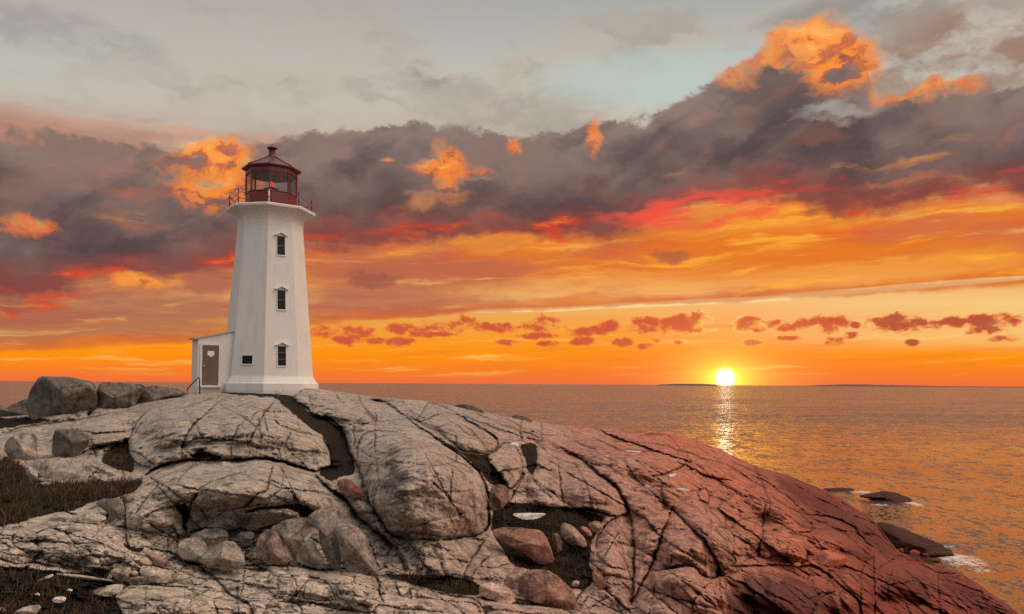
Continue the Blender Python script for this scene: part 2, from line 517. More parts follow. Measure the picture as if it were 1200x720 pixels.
def glass(name, tint=(0.9, 0.92, 0.92, 1)):
    def build():
        t = node('ShaderNodeBsdfTransparent'); put(t.inputs[0], tint)
        g = node('ShaderNodeBsdfGlossy'); g.inputs['Roughness'].default_value = 0.03
        f = node('ShaderNodeFresnel'); f.inputs[0].default_value = 1.45
        m = node('ShaderNodeMixShader')
        put(m.inputs[0], V(f.outputs[0]) * 0.45); V.nt.links.new(t.outputs[0], m.inputs[1]); V.nt.links.new(g.outputs[0], m.inputs[2])
        return V(m.outputs[0])
    return mat(name, build)


def sea_material():
    def build():
        p = position()
        x, y, z = split(p)
        # choppy wind waves as a field of surface slopes, crests roughly across the view
        q = stretch(p, 1.25, 0.75, 1.0)
        w = noise(p, 0.045, 3, 0.5)
        a1, b1, _ = split(noise(q, 0.34, 4, 0.55, dist=0.4, colour=True))
        a2, b2, _ = split(noise(q, 1.5, 4, 0.6, dist=0.3, colour=True))
        a3, b3, _ = split(noise(q, 6.5, 3, 0.6, colour=True))
        gust = sstep(noise(stretch(p, 0.35, 1.0, 1.0), 0.03, 4, 0.6), 0.36, 0.64, 0.5, 1.2) * sstep(y, 60, 500, 0.8, 1.25)
        sx = ((a1 - 0.5) * 0.5 + (a2 - 0.5) * 0.9 + (a3 - 0.5) * 0.9) * gust
        sy = ((b1 - 0.5) * 0.7 + (b2 - 0.5) * 1.25 + (b3 - 0.5) * 1.0) * gust - sstep(y, 40, 260, -0.04, 0.135)
        nv = node('ShaderNodeVectorMath', operation='NORMALIZE')
        put(nv.inputs[0], vec(sx, sy, 1.0))
        # foam where the swell runs against the ledges
        fm = noise(p, 0.5, 6, 0.7)
        ff = noise(p, 2.6, 5, 0.7)
        foam = None
        for (u, v, ru, rv, k) in FOAM:
            c = pt(u, v, 1.0)
            d = ZC / (ZC - c.z)
            cx, cy = c.x * d, d
            rx = ru * d / F
            ry = rv * d * d / (F * ZC)
            e = mth('SQRT', (x - cx) * (x - cx) * (1 / rx ** 2) + (y - cy) * (y - cy) * (1 / ry ** 2))
            t = sstep(e, 1.0, 0.1) * k
            foam = t if foam is None else vmax(foam, t)
        fo = sstep(foam + (fm - 0.5) * 1.3 + (ff - 0.5) * 2.2 + (noise(p, 9.0, 3, 0.6) - 0.5) * 1.2, 0.72, 1.0) * 0.85 * sstep(foam, 0.02, 0.2)
        water = bsdf((0.090, 0.056, 0.048, 1), 0.08, normal=V(nv.outputs[0]), IOR=1.333, **{'Specular IOR Level': 0.5})
        fb = bsdf((0.62, 0.60, 0.58, 1), 0.8, fm + ff * 0.5, 0.15)
        m = node('ShaderNodeMixShader')
        put(m.inputs[0], fo)
        V.nt.links.new(water.s, m.inputs[1]); V.nt.links.new(fb.s, m.inputs[2])
        return V(m.outputs[0])
    return mat('sea_water', build)


FOAM = [(1120, 655, 60, 18, 1.0), (1034, 592, 30, 4, .8), (1100, 640, 40, 8, .7), (1070, 644, 34, 9, .9), (1150, 668, 34, 12, .75), (1068, 590, 18, 7, 1.0), (1010, 577, 34, 4, .85), (1085, 586, 16, 4, .6), (985, 574, 24, 3.5, .7)]

# ------------------------------------------------------------------ the rock headland: survey data
# skyline: photo u, photo v, distance
SKYLINE = [(-160, 502, 42), (0, 489, 42), (36, 486, 42), (70, 478, 42), (110, 472, 42), (160, 470, 43), (215, 462, 45), (235, 458.5, 46), (265, 457.5, 47), (300, 457.5, 47),
           (345, 455.5, 47), (352, 454.5, 47), (375, 456, 48), (400, 460, 49), (440, 465.6, 49), (460, 467, 49), (500, 470, 50), (530, 476, 51),
           (560, 482, 52), (590, 488, 53), (625, 494, 55), (660, 498.6, 57), (690, 501, 59), (720, 502.5, 60), (760, 505, 61), (790, 509, 61),
           (820, 517, 61), (850, 530, 60), (880, 544, 59), (900, 551, 58), (920, 556, 58), (940, 564, 57), (960, 572, 56), (984, 583, 55),
           (1000, 594, 53), (1014, 603, 51), (1028, 614, 49), (1040, 631, 46), (1050, 643, 44.5), (1064, 652, 43), (1085, 660, 41.5), (1100, 664, 41),
           (1125, 671, 39.5), (1150, 687, 37), (1165, 698, 35.5), (1185, 712, 33.6), (1200, 724, 32), (1240, 752, 29.3), (1360, 830, 23)]
# ground: photo u, photo v, distance
GROUND = [(-160, 820, 9.0), (-160, 720, 11.5), (-160, 640, 15), (-160, 580, 20), (-160, 530, 30),
          (0, 820, 9.2), (0, 720, 12.3), (0, 660, 14.6), (0, 610, 17.2), (0, 560, 22), (0, 520, 31),
          (100, 820, 9.2), (100, 720, 12.3), (100, 665, 15), (100, 610, 17.5), (100, 560, 22.5), (100, 520, 29), (100, 492, 37),
          (200, 820, 9.6), (200, 720, 12.6), (200, 670, 15.2), (200, 620, 17.6), (200, 560, 21), (200, 530, 24.5), (200, 490, 33),
          (300, 820, 10), (300, 720, 13), (300, 670, 16), (300, 610, 18.6), (300, 560, 21), (300, 538, 24), (300, 500, 29), (300, 470, 38),
          (400, 820, 10.4), (400, 720, 13.6), (400, 675, 16.5), (400, 620, 19), (400, 570, 22), (400, 520, 29), (400, 480, 38),
          (500, 820, 11), (500, 720, 14.2), (500, 690, 16), (500, 640, 19), (500, 560, 22.5), (500, 510, 30), (500, 482, 41),
          (600, 820, 11.5), (600, 720, 15), (600, 690, 17.5), (600, 620, 23), (600, 560, 28), (600, 520, 36), (600, 500, 44),
          (700, 820, 12.5), (700, 720, 16.5), (700, 660, 20.5), (700, 600, 26), (700, 550, 34), (700, 520, 45),
          (800, 820, 13.2), (800, 720, 17.5), (800, 660, 21), (800, 600, 28), (800, 560, 36), (800, 530, 47),
          (900, 820, 15), (900, 720, 20), (900, 665, 25), (900, 610, 34), (900, 575, 45),
          (1000, 820, 18), (1000, 720, 24), (1000, 660, 31), (1000, 620, 41),
          (1100, 820, 21.5), (1100, 720, 28.5), (1100, 690, 33.5),
          (1180, 820, 23.3), (1180, 740, 29.5), (1360, 930, 17.5)]

# joints in the bedrock, traced from the photograph.  M: wide open joint, m: joint, f: hairline
JOINTS = {'M': [], 'L': [], 'm': [], 'f': []}


def J(kind, txt):
    for line in txt.strip().splitlines():
        p = [tuple(float(q) for q in w.split(',')) for w in line.split()]
        if len(p) > 1: JOINTS[kind].append(p)


J('L', '''
170,556 184,548 200,543 220,539 246,540 270,539 290,538 314,537 336,542 356,550 372,552 388,548
344,462 344,470 358,478 368,488 384,489 398,498 404,510 407,526 414,538 420,548 426,566 430,582 440,600 450,618 460,628 474,631
440,469 462,477 470,485 486,498 506,510 524,524 542,536 556,546 566,560 571,572 573.6,588 574,604 572,618 562,628 548,630 530,632 510,634 494,633 474,631
368,556 380,568 396,579 404,584 412,594 418,606 436,618 450,630 460,642
660,528 680,538 700,554 718,566 730,580 736,596 740,610 742,626 743,642 743,672 740,706
764,668 784,668 796,664 812,664 822,674 836,678 843,673
784,602 778,622 770,642 764,662 756,676 740,706
790,598 800,610 820,626 834,646 842,662 843,673
470,485 484,490 500,500 514,506 526,516 540,528 556,532 572,532 582,526 584,514 570,506 552,494 534,485
''')
J('M', '''
0,507 40,498 84,493 110,488 140,483 170,483
172,483 160,496 150,512 149,524 152,536 160,544 176,548
258,470 240,486 226,498 218,510 213,522 213,538
144,582 146,596 148,612 147,628 152,640
0,656 20,661 40,660 60,664 80,667 96,668
232,576 226,588 222,598 218,612 218,624
140,696 144,688 152,685 200,687 230,692 240,694
172,642 192,645 210,652 230,660 250,676 262,688 266,696 286,704
378,512 386,526 390,540 388,548
320,544 316,560 312,576 300,580 294,588 288,594
220,626 240,618 276,622 300,620 328,614 352,611
220,660 244,662 282,666 314,670
282,664 310,661 340,660 368,666 380,668 400,666 432,672 442,676 444,692 448,708
282,704 294,710 298,722
504,472 530,481 552,490 576,500 596,508 626,516 636,518
568,536 584,526 590,516 606,524 614,548 614,554 600,576 594,570 588,560 578,548 568,536
616,552 604,576 592,594
568,634 560,646 548,662 543,674
440,618 456,632 470,652 476,672
440,675 464,680 500,691 526,698 552,701 564,709 570,722
558,701 600,707 640,710 680,716 700,722
660,596 695,598 720,606 736,601
694,512 716,522 726,528 754,529 772,530 788,533 802,538 804,546 792,551 778,557 764,558
804,546 820,554 840,562 852,561
816,576 820,586 830,592 831,580 826,571 816,576
898,590 894,618 894,628 888,644
844,674 852,688 858,704 862,722
820,620 832,634 848,644 860,652 862,662 844,664
850,664 880,663 910,662 932,664 954,662 966,670 984,686 1000,696 1008,708 1012,722
880,556 900,566 920,580 940,600 958,604 988,610 1008,624 1018,640
904,580 920,592 938,602 952,614 950,624 936,624
944,640 948,650 944,658 934,661
956,612 974,618 992,626 1008,642 1024,654
1025,654 1024,676 1026,696 1025,722
1099,672 1100,696 1101,722
738,604 720,606 708,616 700,630 698,642 700,652
''')
J('m', '''
84,502 106,508 130,507 148,506
105,512 108,524 114,536
96,532 104,527 120,523 138,521
168,496 158,506 150,516
152,530 166,531 174,541 182,545
174,558 186,566 200,574 208,580 216,586 224,590
186,566 178,576 166,592 158,602
64,620 84,626 114,636 124,642 122,650
22,619 20,626 12,632 20,642 32,650 44,656 66,661 86,665
0,618 22,619
0,632 12,633
14,636 46,634 80,637 114,638
60,651 74,656 96,662 120,664 144,658
124,640 140,645 152,652 166,664
198,666 220,673 240,680
174,614 192,624 200,630
170,606 184,597 200,595 212,588 224,588
258,474 272,482 286,490 302,502 306,508 320,514
323,469 316,477 308,481 309,490 313,506
308,482 298,484 294,491
302,488 304,502 306,516
320,480 323,488 322,494 332,500 348,505 364,510 376,512
348,493 350,504
342,506 338,514 333,524 334,538
328,512 326,522 329,538
285,494 278,500 273,520 272,536
282,496 288,510 292,524 292,536
232,574 246,566 270,557 296,552
328,546 338,564 344,580 350,590
318,564 334,568 340,578
392,460 400,472
441,474 440,490 439,504 440,532
420,546 418,528 422,514 432,506 444,504 460,505 476,509 490,522 502,536 508,550 514,564 524,580 536,598 540,608 548,628
508,564 520,576 530,592 536,598
530,550 528,568 528,586
228,588 240,602 244,612
246,601 270,598 288,594 304,591 320,591 340,592 356,590
340,576 350,589
250,678 276,682 302,687 326,690
298,674 302,684
308,670 326,676 344,676
326,678 326,696 321,700
346,677 348,698
358,682 354,700
360,676 380,680 388,690 394,702
336,661 338,672 344,676
264,696 290,700 316,704 340,706 372,708 394,714 420,718
326,696 350,700 370,704 392,704
394,688 396,704 420,706 434,712
220,674 228,686 246,690 264,694
220,691 250,702 280,704
250,704 256,722
428,630 440,650 446,670
470,485 492,494 506,488 520,484 534,485
492,494 514,502 526,495 536,497 546,508 558,510
546,498 552,504 562,514
480,482 498,490
558,484 580,496 610,504 636,514 660,526 690,540
588,488 612,500 632,510 652,510
618,553 628,566 646,584
654,542 656,560 660,584 662,594
632,524 652,536 658,540 682,546
562,664 580,666 598,660
568,655 552,676
476,632 488,646 494,660 508,672
504,636 512,652 522,674
516,636 528,650 544,664
460,632 470,646 480,670
444,684 446,702
464,684 470,698
480,686 482,702
524,704 536,712 544,722
672,542 684,558 692,584 695,598
660,510 680,520 700,530 724,544
732,542 744,560 756,570
660,524 690,538 720,550 740,564 754,570 772,584 790,598
716,517 740,518 756,518 780,522 804,530 830,540 852,546
748,512 756,509 780,510
856,546 872,558 882,564 900,574
860,542 880,551 900,562
760,572 772,570 800,573 816,576
824,593 830,604 833,616
830,593 842,598 850,608 854,620
862,588 869,608
857,620 864,610 876,607 892,606
875,608 894,618
812,714 814,700 824,696 832,702 838,714
838,618 844,628 860,638 860,626 852,618 838,618
860,640 860,650 876,653 888,646 898,630
858,626 878,638 888,646
872,658 880,652 900,651 926,654
720,608 730,620 740,640
726,624 714,642 704,658
700,666 710,686 732,685 742,679
708,690 718,698 724,712 728,722
718,698 738,698
688,714 704,704 718,698
770,680 764,700 760,722
906,590 900,602 895,618
902,608 916,616 930,620 928,626
894,622 910,620
928,626 942,628 964,636 988,648
888,650 908,650 926,654 932,660
1014,660 1008,674 1010,696 1008,722
1028,666 1040,660 1048,656
1046,666 1040,688 1042,706
904,672 916,684 932,700 944,706
980,692 960,700 950,722
1060,668 1080,682 1088,700
1110,690 1130,706 1140,722
''')
J('f', '''
202,552 188,564
9,637 4,645
90,642 80,651
74,653 108,651 148,654
60,611 100,613 144,613
100,625 144,619
110,630 144,626
120,636 142,632
170,690 171,700
184,687 186,694
140,701 172,701 200,698 220,700
144,704 160,712 164,722
176,702 186,712 188,722
200,710 204,716
226,590 236,598
338,534 346,540
369,530 371,544
380,516 381,540
286,508 288,532
296,471 280,476
420,543 440,545 460,548
520,544 544,550 560,555
536,594 544,604 552,626
526,602 532,616 536,628
528,610 514,624
268,704 276,714
580,708 588,716
726,656 734,668
882,630 872,622
924,594 930,606
910,620 902,628 918,630 934,631
700,560 712,574
760,624 774,620
812,636 806,660
450,510 470,520
455,560 468,575
''')

# hollows with soil and grass: photo outline, depth in photo pixels
HOLLOWS = [
    ([(246, 452), (300, 451), (348, 451), (353, 456), (343, 464), (348, 473), (358, 480), (366, 486), (382, 488), (386, 494), (400, 500), (407, 512),
      (406, 522), (412, 532), (418, 544), (416, 556), (400, 560), (390, 566), (368, 554), (388, 547), (384, 520), (378, 511), (374, 508), (366, 504),
      (350, 492), (338, 480), (326, 469), (312, 465.5), (290, 464.5), (272, 463.5), (258, 460)], 12),
    ([(118, 536), (134, 520), (150, 512), (153, 530), (160, 556), (140, 552), (120, 544)], 12),
    ([(220, 537), (236, 524), (246, 530), (268, 539), (240, 539)], 10),
    ([(-160, 560), (-60, 545), (0, 535), (28, 545), (42, 568), (90, 566), (130, 564), (168, 562), (165, 572), (150, 582), (108, 588), (90, 600), (60, 602),
      (20, 614), (0, 618), (-160, 640)], 5),
    ([(-160, 668), (0, 662), (40, 666), (96, 672), (130, 664), (126, 680), (140, 686), (136, 700), (142, 712), (155, 740), (150, 830), (-160, 830)], 5),
    ([(200, 594), (216, 590), (222, 591), (220, 612), (218, 624), (212, 618), (214, 606)], 6),
    ([(140, 632), (160, 642), (172, 640), (166, 650), (150, 646)], 4),
    ([(280, 602), (300, 593), (332, 591), (356, 590), (368, 597), (386, 598), (364, 613), (352, 611), (348, 600), (332, 597), (310, 598), (288, 602)], 9),
    ([(506, 510), (520, 516), (536, 526), (552, 532), (572, 532), (582, 527), (570, 536), (580, 548), (594, 566), (594, 571), (576, 571), (562, 552), (546, 536), (528, 526)], 12),
    ([(608, 520), (630, 518), (631, 536), (629, 550), (624, 560), (616, 550), (614, 536), (610, 530)], 10),
    ([(576, 598), (592, 590), (604, 588), (640, 592), (664, 594), (690, 600), (712, 606), (700, 620), (694, 640), (690, 660), (698, 672), (690, 692), (664, 692),
      (640, 670), (610, 668), (598, 660), (586, 640), (574, 624)], 10),
    ([(440, 672), (476, 674), (500, 672), (540, 676), (552, 680), (566, 688), (564, 696), (556, 700), (526, 696), (500, 690), (476, 684), (452, 676)], 5),
    ([(0, 488), (40, 488), (70, 492), (30, 499), (0, 503), (-160, 512), (-160, 500)], 6),
    ([(110, 452), (118, 452), (112, 470), (110, 486), (98, 490), (112, 466)], 8),
]
# bare shaded clefts without soil
CLEFTS = [
    ([(43, 505), (56, 504), (66, 520), (64, 536), (44, 536)], 9),
    ([(220, 632), (240, 619), (276, 621), (300, 619), (352, 610), (380, 600), (392, 612), (398, 664), (360, 662), (300, 662), (282, 664), (240, 660)], 12),
    ([(846, 674), (862, 690), (880, 704), (900, 716), (900, 740), (866, 740), (856, 700)], 12),
    ([(880, 672), (896, 672), (904, 690), (904, 704), (884, 692)], 10),
    ([(742, 640), (752, 636), (762, 650), (756, 674), (742, 700)], 7),
    ([(1044, 676), (1070, 670), (1092, 680), (1096, 690), (1070, 706), (1046, 704)], 6),
    ([(968, 642), (1000, 650), (990, 652), (972, 646)], 4),
    ([(940, 596), (964, 602), (950, 606), (938, 602)], 5),
    ([(474, 640), (486, 642), (492, 668), (480, 668)], 3),
    ([(506, 638), (514, 640), (522, 668), (512, 668)], 4),
]
# broad swells of the bedrock: u, v, radius u, radius v, tilt of long axis (deg), height in photo pixels
SWELLS = [(500, 566, 70, 64, 35, 24), (275, 502, 100, 36, 8, 20), (290, 570, 104, 36, 8, 20), (180, 590, 46, 34, 0, 12), (200, 508, 46, 32, -20, 9),
          (806, 640, 40, 48, 30, 20), (806, 696, 54, 30, 0, 14), (700, 568, 34, 30, 20, 12), (640, 560, 20, 34, 0, 6), (592, 546, 20, 26, 0, 6),
          (838, 638, 34, 20, 40, 15), (916, 600, 36, 18, 30, 13), (920, 636, 38, 17, 10, 11), (880, 628, 24, 16, 10, 8), (974, 632, 30, 10, 20, 7), (750, 542, 56, 14, 20, 10), (880, 566, 60, 20, 30, 7), (790, 578, 40, 14, 30, 7), (830, 552, 34, 9, 20, 5),
          (548, 508, 38, 20, 25, 13), (110, 642, 74, 20, 8, 10), (420, 690, 34, 20, 20, 9), (120, 512, 34, 12, 0, 9), (130, 496, 50, 10, -8, 6), (1060, 684, 34, 18, 0, 12), (720, 660, 20, 40, 0, 5),
          (200, 706, 64, 18, 4, 9), (370, 690, 60, 18, 8, 8), (1000, 692, 26, 26, 0, 10), (920, 700, 44, 18, 20, 10), (410, 480, 40, 18, 25, 5), (520, 655, 44, 18, 20, 4)]
# black lichen and weed stains, plus painted shade at lower right: photo outline, strength
STAIN_SHADE = [
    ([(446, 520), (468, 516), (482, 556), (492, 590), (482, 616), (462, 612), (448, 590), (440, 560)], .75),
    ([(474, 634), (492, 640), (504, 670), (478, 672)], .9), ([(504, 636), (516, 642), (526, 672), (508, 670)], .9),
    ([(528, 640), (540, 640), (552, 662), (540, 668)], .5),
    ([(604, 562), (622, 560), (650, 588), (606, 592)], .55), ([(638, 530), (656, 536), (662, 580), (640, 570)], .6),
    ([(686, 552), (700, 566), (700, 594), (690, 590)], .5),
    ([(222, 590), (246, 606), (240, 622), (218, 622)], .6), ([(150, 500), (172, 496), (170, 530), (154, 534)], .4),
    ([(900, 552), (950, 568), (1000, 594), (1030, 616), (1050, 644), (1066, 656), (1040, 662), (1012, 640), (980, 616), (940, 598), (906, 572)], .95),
    ([(846, 668), (920, 668), (970, 690), (1000, 720), (990, 760), (850, 760)], .95),  # painted shade of the rock face, as is the outline after it
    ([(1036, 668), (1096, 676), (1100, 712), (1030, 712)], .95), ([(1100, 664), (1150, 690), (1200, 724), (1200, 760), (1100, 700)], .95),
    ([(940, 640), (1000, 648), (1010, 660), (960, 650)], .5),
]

# ------------------------------------------------------------------ numpy helpers
_perm = RNG.permutation(256).astype(np.int32)
_perm = np.concatenate([_perm, _perm, _perm])
_grad = RNG.normal(size=(256, 3))
_grad /= np.linalg.norm(_grad, axis=1)[:, None]


def perlin(p):
    i = np.floor(p).astype(np.int64)
    f = p - i
    i &= 255
    w = f * f * f * (f * (f * 6 - 15) + 10)
    out = 0.0
    for dx in (0, 1):
        a = _perm[i[:, 0] + dx]
        wx = w[:, 0] if dx else 1 - w[:, 0]
        for dy in (0, 1):
            b = _perm[a + i[:, 1] + dy]
            wy = w[:, 1] if dy else 1 - w[:, 1]
            for dz in (0, 1):
                g = _grad[_perm[b + i[:, 2] + dz] & 255]
                out = out + wx * wy * (w[:, 2] if dz else 1 - w[:, 2]) * (
                    g[:, 0] * (f[:, 0] - dx) + g[:, 1] * (f[:, 1] - dy) + g[:, 2] * (f[:, 2] - dz))
    return out


def fbm(p, octaves=4, gain=0.5):
    s, a = 0.0, 1.0
    for k in range(octaves):
        s = s + a * perlin(p * 2.0 ** k + 17.3 * k)
        a *= gain
    return s


def tps(pts, vals):
    pts = np.asarray(pts, float)
    n = len(pts)
    r2 = ((pts[:, None] - pts[None]) ** 2).sum(-1)
    K = 0.5 * r2 * np.log(r2 + 1e-9)
    A = np.zeros((n + 3, n + 3))
    A[:n, :n] = K + np.eye(n) * 2e-4
    A[:n, n] = 1; A[:n, n + 1:] = pts
    A[n, :n] = 1; A[n + 1:, :n] = pts.T
    w = np.linalg.solve(A, np.concatenate([vals, np.zeros(3)]))

    def f(q):
        out = w[n] + q @ w[n + 1:]
        for k in range(n):
            rr = ((q - pts[k]) ** 2).sum(1)
            out += w[k] * 0.5 * rr * np.log(rr + 1e-9)
        return out
    return f


def chaikin(p, n=2, closed=False):
    p = np.asarray(p, float)
    for _ in range(n):
        a, b = (p, np.roll(p, -1, 0)) if closed else (p[:-1], p[1:])
        q = np.empty((2 * len(a), 2))
        q[0::2] = a * 0.75 + b * 0.25
        q[1::2] = a * 0.25 + b * 0.75
        p = q if closed else np.vstack([p[:1], q, p[-1:]])
    return p


def seg_dist(q, poly):
    best = np.full(len(q), 1e9)
    tpos = np.zeros(len(q))
    side = np.zeros(len(q))
    n = len(poly) - 1
    for k in range(n):
        a, b = poly[k], poly[k + 1]
        ab = b - a
        t = np.clip(((q - a) @ ab) / (ab @ ab + 1e-9), 0, 1)
        d = np.hypot(*(q - a - t[:, None] * ab).T)
        m = d < best
        best[m] = d[m]
        tpos[m] = (k + t[m]) / n
        side[m] = np.sign(ab[0] * (q[m, 1] - a[1]) - ab[1] * (q[m, 0] - a[0]))
    return best, tpos, side


def inside(q, poly):
    c = np.zeros(len(q), bool)
    n = len(poly)
    for k in range(n):
        (x1, y1), (x2, y2) = poly[k], poly[(k + 1) % n]
        if y1 == y2: continue
        c ^= ((q[:, 1] < y1) != (q[:, 1] < y2)) & (q[:, 0] < x1 + (q[:, 1] - y1) / (y2 - y1) * (x2 - x1))
    return c


def ss(x, a, b):
    t = np.clip((x - a) / (b - a), 0, 1)
    return t * t * (3 - 2 * t)


def near_box(q, poly, pad):
    lo, hi = poly.min(0) - pad, poly.max(0) + pad
    return np.nonzero((q[:, 0] > lo[0]) & (q[:, 0] < hi[0]) & (q[:, 1] > lo[1]) & (q[:, 1] < hi[1]))[0]


# ------------------------------------------------------------------ terrain
SK = np.array(SKYLINE, float)
sky_v = lambda u: np.interp(u, SK[:, 0], SK[:, 1])
sky_d = lambda u: np.interp(u, SK[:, 0], SK[:, 2])
_g = GROUND + [(u, v, d) for u, v, d in SKYLINE]
_gu = np.array([(u / 100.0, (v - 450) / 60.0) for u, v, d in _g])
_depth = tps(_gu, np.log(np.array([d for _, _, d in _g])))


def base_depth(u, v):
    q = np.stack([np.asarray(u, float) / 100.0, (np.asarray(v, float) - 450) / 60.0], 1)
    return np.exp(_depth(q))


_cell = RNG.random((256, 256, 6))


def blocks(q, ang, sx, sy, seed):
    a = math.radians(ang)
    x = (q[:, 0] * math.cos(a) + q[:, 1] * math.sin(a)) / sx + seed * 31.7
    y = (-q[:, 0] * math.sin(a) + q[:, 1] * math.cos(a)) / sy + seed * 17.3
    i, j = np.floor(x).astype(int), np.floor(y).astype(int)
    f1 = np.full(len(q), 9.0); f2 = np.full(len(q), 9.0)
    val = np.zeros(len(q)); keep = np.zeros(len(q))
    for di in (-1, 0, 1):
        for dj in (-1, 0, 1):
            c = _cell[(i + di) & 255, (j + dj) & 255]
            dx = x - (i + di + 0.5 + 0.85 * (c[:, 0] - 0.5))
            dy = y - (j + dj + 0.5 + 0.85 * (c[:, 1] - 0.5))
            d = np.hypot(dx, dy)
            m = d < f1
            f2 = np.where(m, f1, np.minimum(f2, d))
            val = np.where(m, (c[:, 2] - 0.5) * 1.3 + 1.5 * (c[:, 3] - 0.5) * dx + 1.7 * (c[:, 4] - 0.5) * dy, val)
            keep = np.where(m, c[:, 5] > 0.6, keep)
            f1 = np.where(m, d, f1)
    return val, f2 - f1, keep


def surface_height(q):
    """relief of the bedrock in photo pixels (towards the viewer), with joint and soil masks"""
    n = len(q)
    q3 = np.column_stack([q * (0.05, 0.06), np.zeros(n)])
    wq = q + np.column_stack([fbm(q3, 4), fbm(q3 + 40, 4)]) * 2.6
    q3b = np.column_stack([q * 0.22, np.full(n, 3.0)])
    wq = wq + np.column_stack([perlin(q3b), perlin(q3b + 9)]) * 1.3
    h = np.zeros(n)
    for (u, v, ru, rv, ang, hh) in SWELLS:
        a = math.radians(ang)
        du, dv = q[:, 0] - u, q[:, 1] - v
        x = (du * math.cos(a) + dv * math.sin(a)) / ru
        y = (-du * math.sin(a) + dv * math.cos(a)) / rv
        h += hh * 2.8 * np.maximum(0, 1 - (x * x + y * y) / 1.7) ** 1.3
    # blocks: the rock breaks along small joints into tilted, stepped pieces
    low_left = ss(q[:, 1], 590, 640) * (1 - ss(q[:, 0], 430, 580))
    right = ss(q[:, 0], 560, 720)
    mid_ = 1 - np.maximum(low_left, right)
    blk = np.zeros(n)
    bck = np.zeros(n)
    for (ang, sx, sy, amp, rnd_, sd_, wgt) in ((8, 92, 40, 4.5, 2.0, 1, 1 - right), (9, 40, 13, 3.6, 1.7, 2, np.maximum(low_left, 0.22 * mid_)), (9, 17, 7, 1.1, .6, 5, np.maximum(low_left, .3 * mid_)),
                                               (33, 120, 34, 12.0, 4.0, 3, right), (33, 56, 15, 4.0, 1.8, 4, right * (0.45 + 0.45 * ss(q[:, 1], 620, 700)))):
        hb, ed, keep = blocks(wq, ang, sx, sy, sd_)
        blk += wgt * (amp * hb - rnd_ * np.maximum(0, 1 - ed / 0.16) ** 2)
        bck = np.maximum(bck, np.minimum(1, wgt * 1.2) * keep * np.exp(-(ed * sy / 0.9) ** 2))
    h += blk
    rnd = np.zeros(n)
    crackn = perlin(np.column_stack([q * 0.09, np.full(n, 11.0)]))
    grv = np.zeros(n)
    crack = np.zeros(n)
    par = {'L': (40, 30.0, 1.35, 4.5, 1.0, 9), 'M': (20, 11.0, 1.05, 3.6, 1.0, 5), 'm': (9, 3.2, 0.8, 2.2, 1.0, 2.6), 'f': (3, 0.4, 0.55, 0.8, 0.6, 0.6)}
    for kind, lines in JOINTS.items():
        w, D, g, G, ck, stp = par[kind]
        for li, pl in enumerate(lines):
            pl = chaikin(pl, 2)
            idx = near_box(wq, pl, w + 4)
            if not len(idx): continue
            d, t, sd = seg_dist(wq[idx], pl)
            lr = random.Random(li * 7 + len(kind) + ord(kind[0]))
            taper = np.clip(np.minimum(t, 1 - t) * 8 + 0.3, 0, 1)
            vary = 0.7 + 0.6 * lr.random()
            wn = 0.75 + 0.45 * np.sin(t * lr.uniform(6, 16) + lr.uniform(0, 6)) + 0.9 * crackn[idx]
            h[idx] += sd * lr.choice((-1, 1)) * stp * vary * 0.6 * np.exp(-d / (w * 1.3)) * taper * ss(d, 0, 1.5)
            x = np.clip(1 - d / w, 0, 1)
            rr = -D * vary * (1 - np.sqrt(np.maximum(0, 1 - x * x)))
            rnd[idx] = np.minimum(rnd[idx], rr)
            ge = np.exp(-(d / (g * wn.clip(0.3, 1.5))) ** 2) * taper
            grv[idx] = np.minimum(grv[idx], -G * ge)
            crack[idx] = np.maximum(crack[idx], ck * np.exp(-(d / (g * wn.clip(0.3, 1.5))) ** 2) * taper)
    h += rnd + grv - 1.2 * bck
    crack = np.maximum(crack, 0.75 * bck)
    soil = np.zeros(n)
    for polys, has_soil in ((HOLLOWS, True), (CLEFTS, False)):
        for poly, dep in polys:
            poly = chaikin(poly, 2, True)
            idx = near_box(wq, poly, 12)
            if not len(idx): continue
            ring = np.vstack([poly, poly[:1]])
            d, _, _ = seg_dist(wq[idx], ring)
            sd = np.where(inside(wq[idx], poly), d, -d)
            h[idx] -= dep * ss(sd, -4, 6)
            if has_soil: soil[idx] = np.maximum(soil[idx], ss(sd, -0.5, 2.5))
    stain_shade = np.zeros(n)
    for poly, k in STAIN_SHADE:
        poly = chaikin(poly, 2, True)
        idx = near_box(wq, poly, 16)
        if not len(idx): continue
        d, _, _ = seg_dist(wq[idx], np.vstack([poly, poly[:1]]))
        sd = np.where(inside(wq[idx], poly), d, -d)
        stain_shade[idx] = np.maximum(stain_shade[idx], k * ss(sd, -14, 22))
    return h, crack, soil, stain_shade


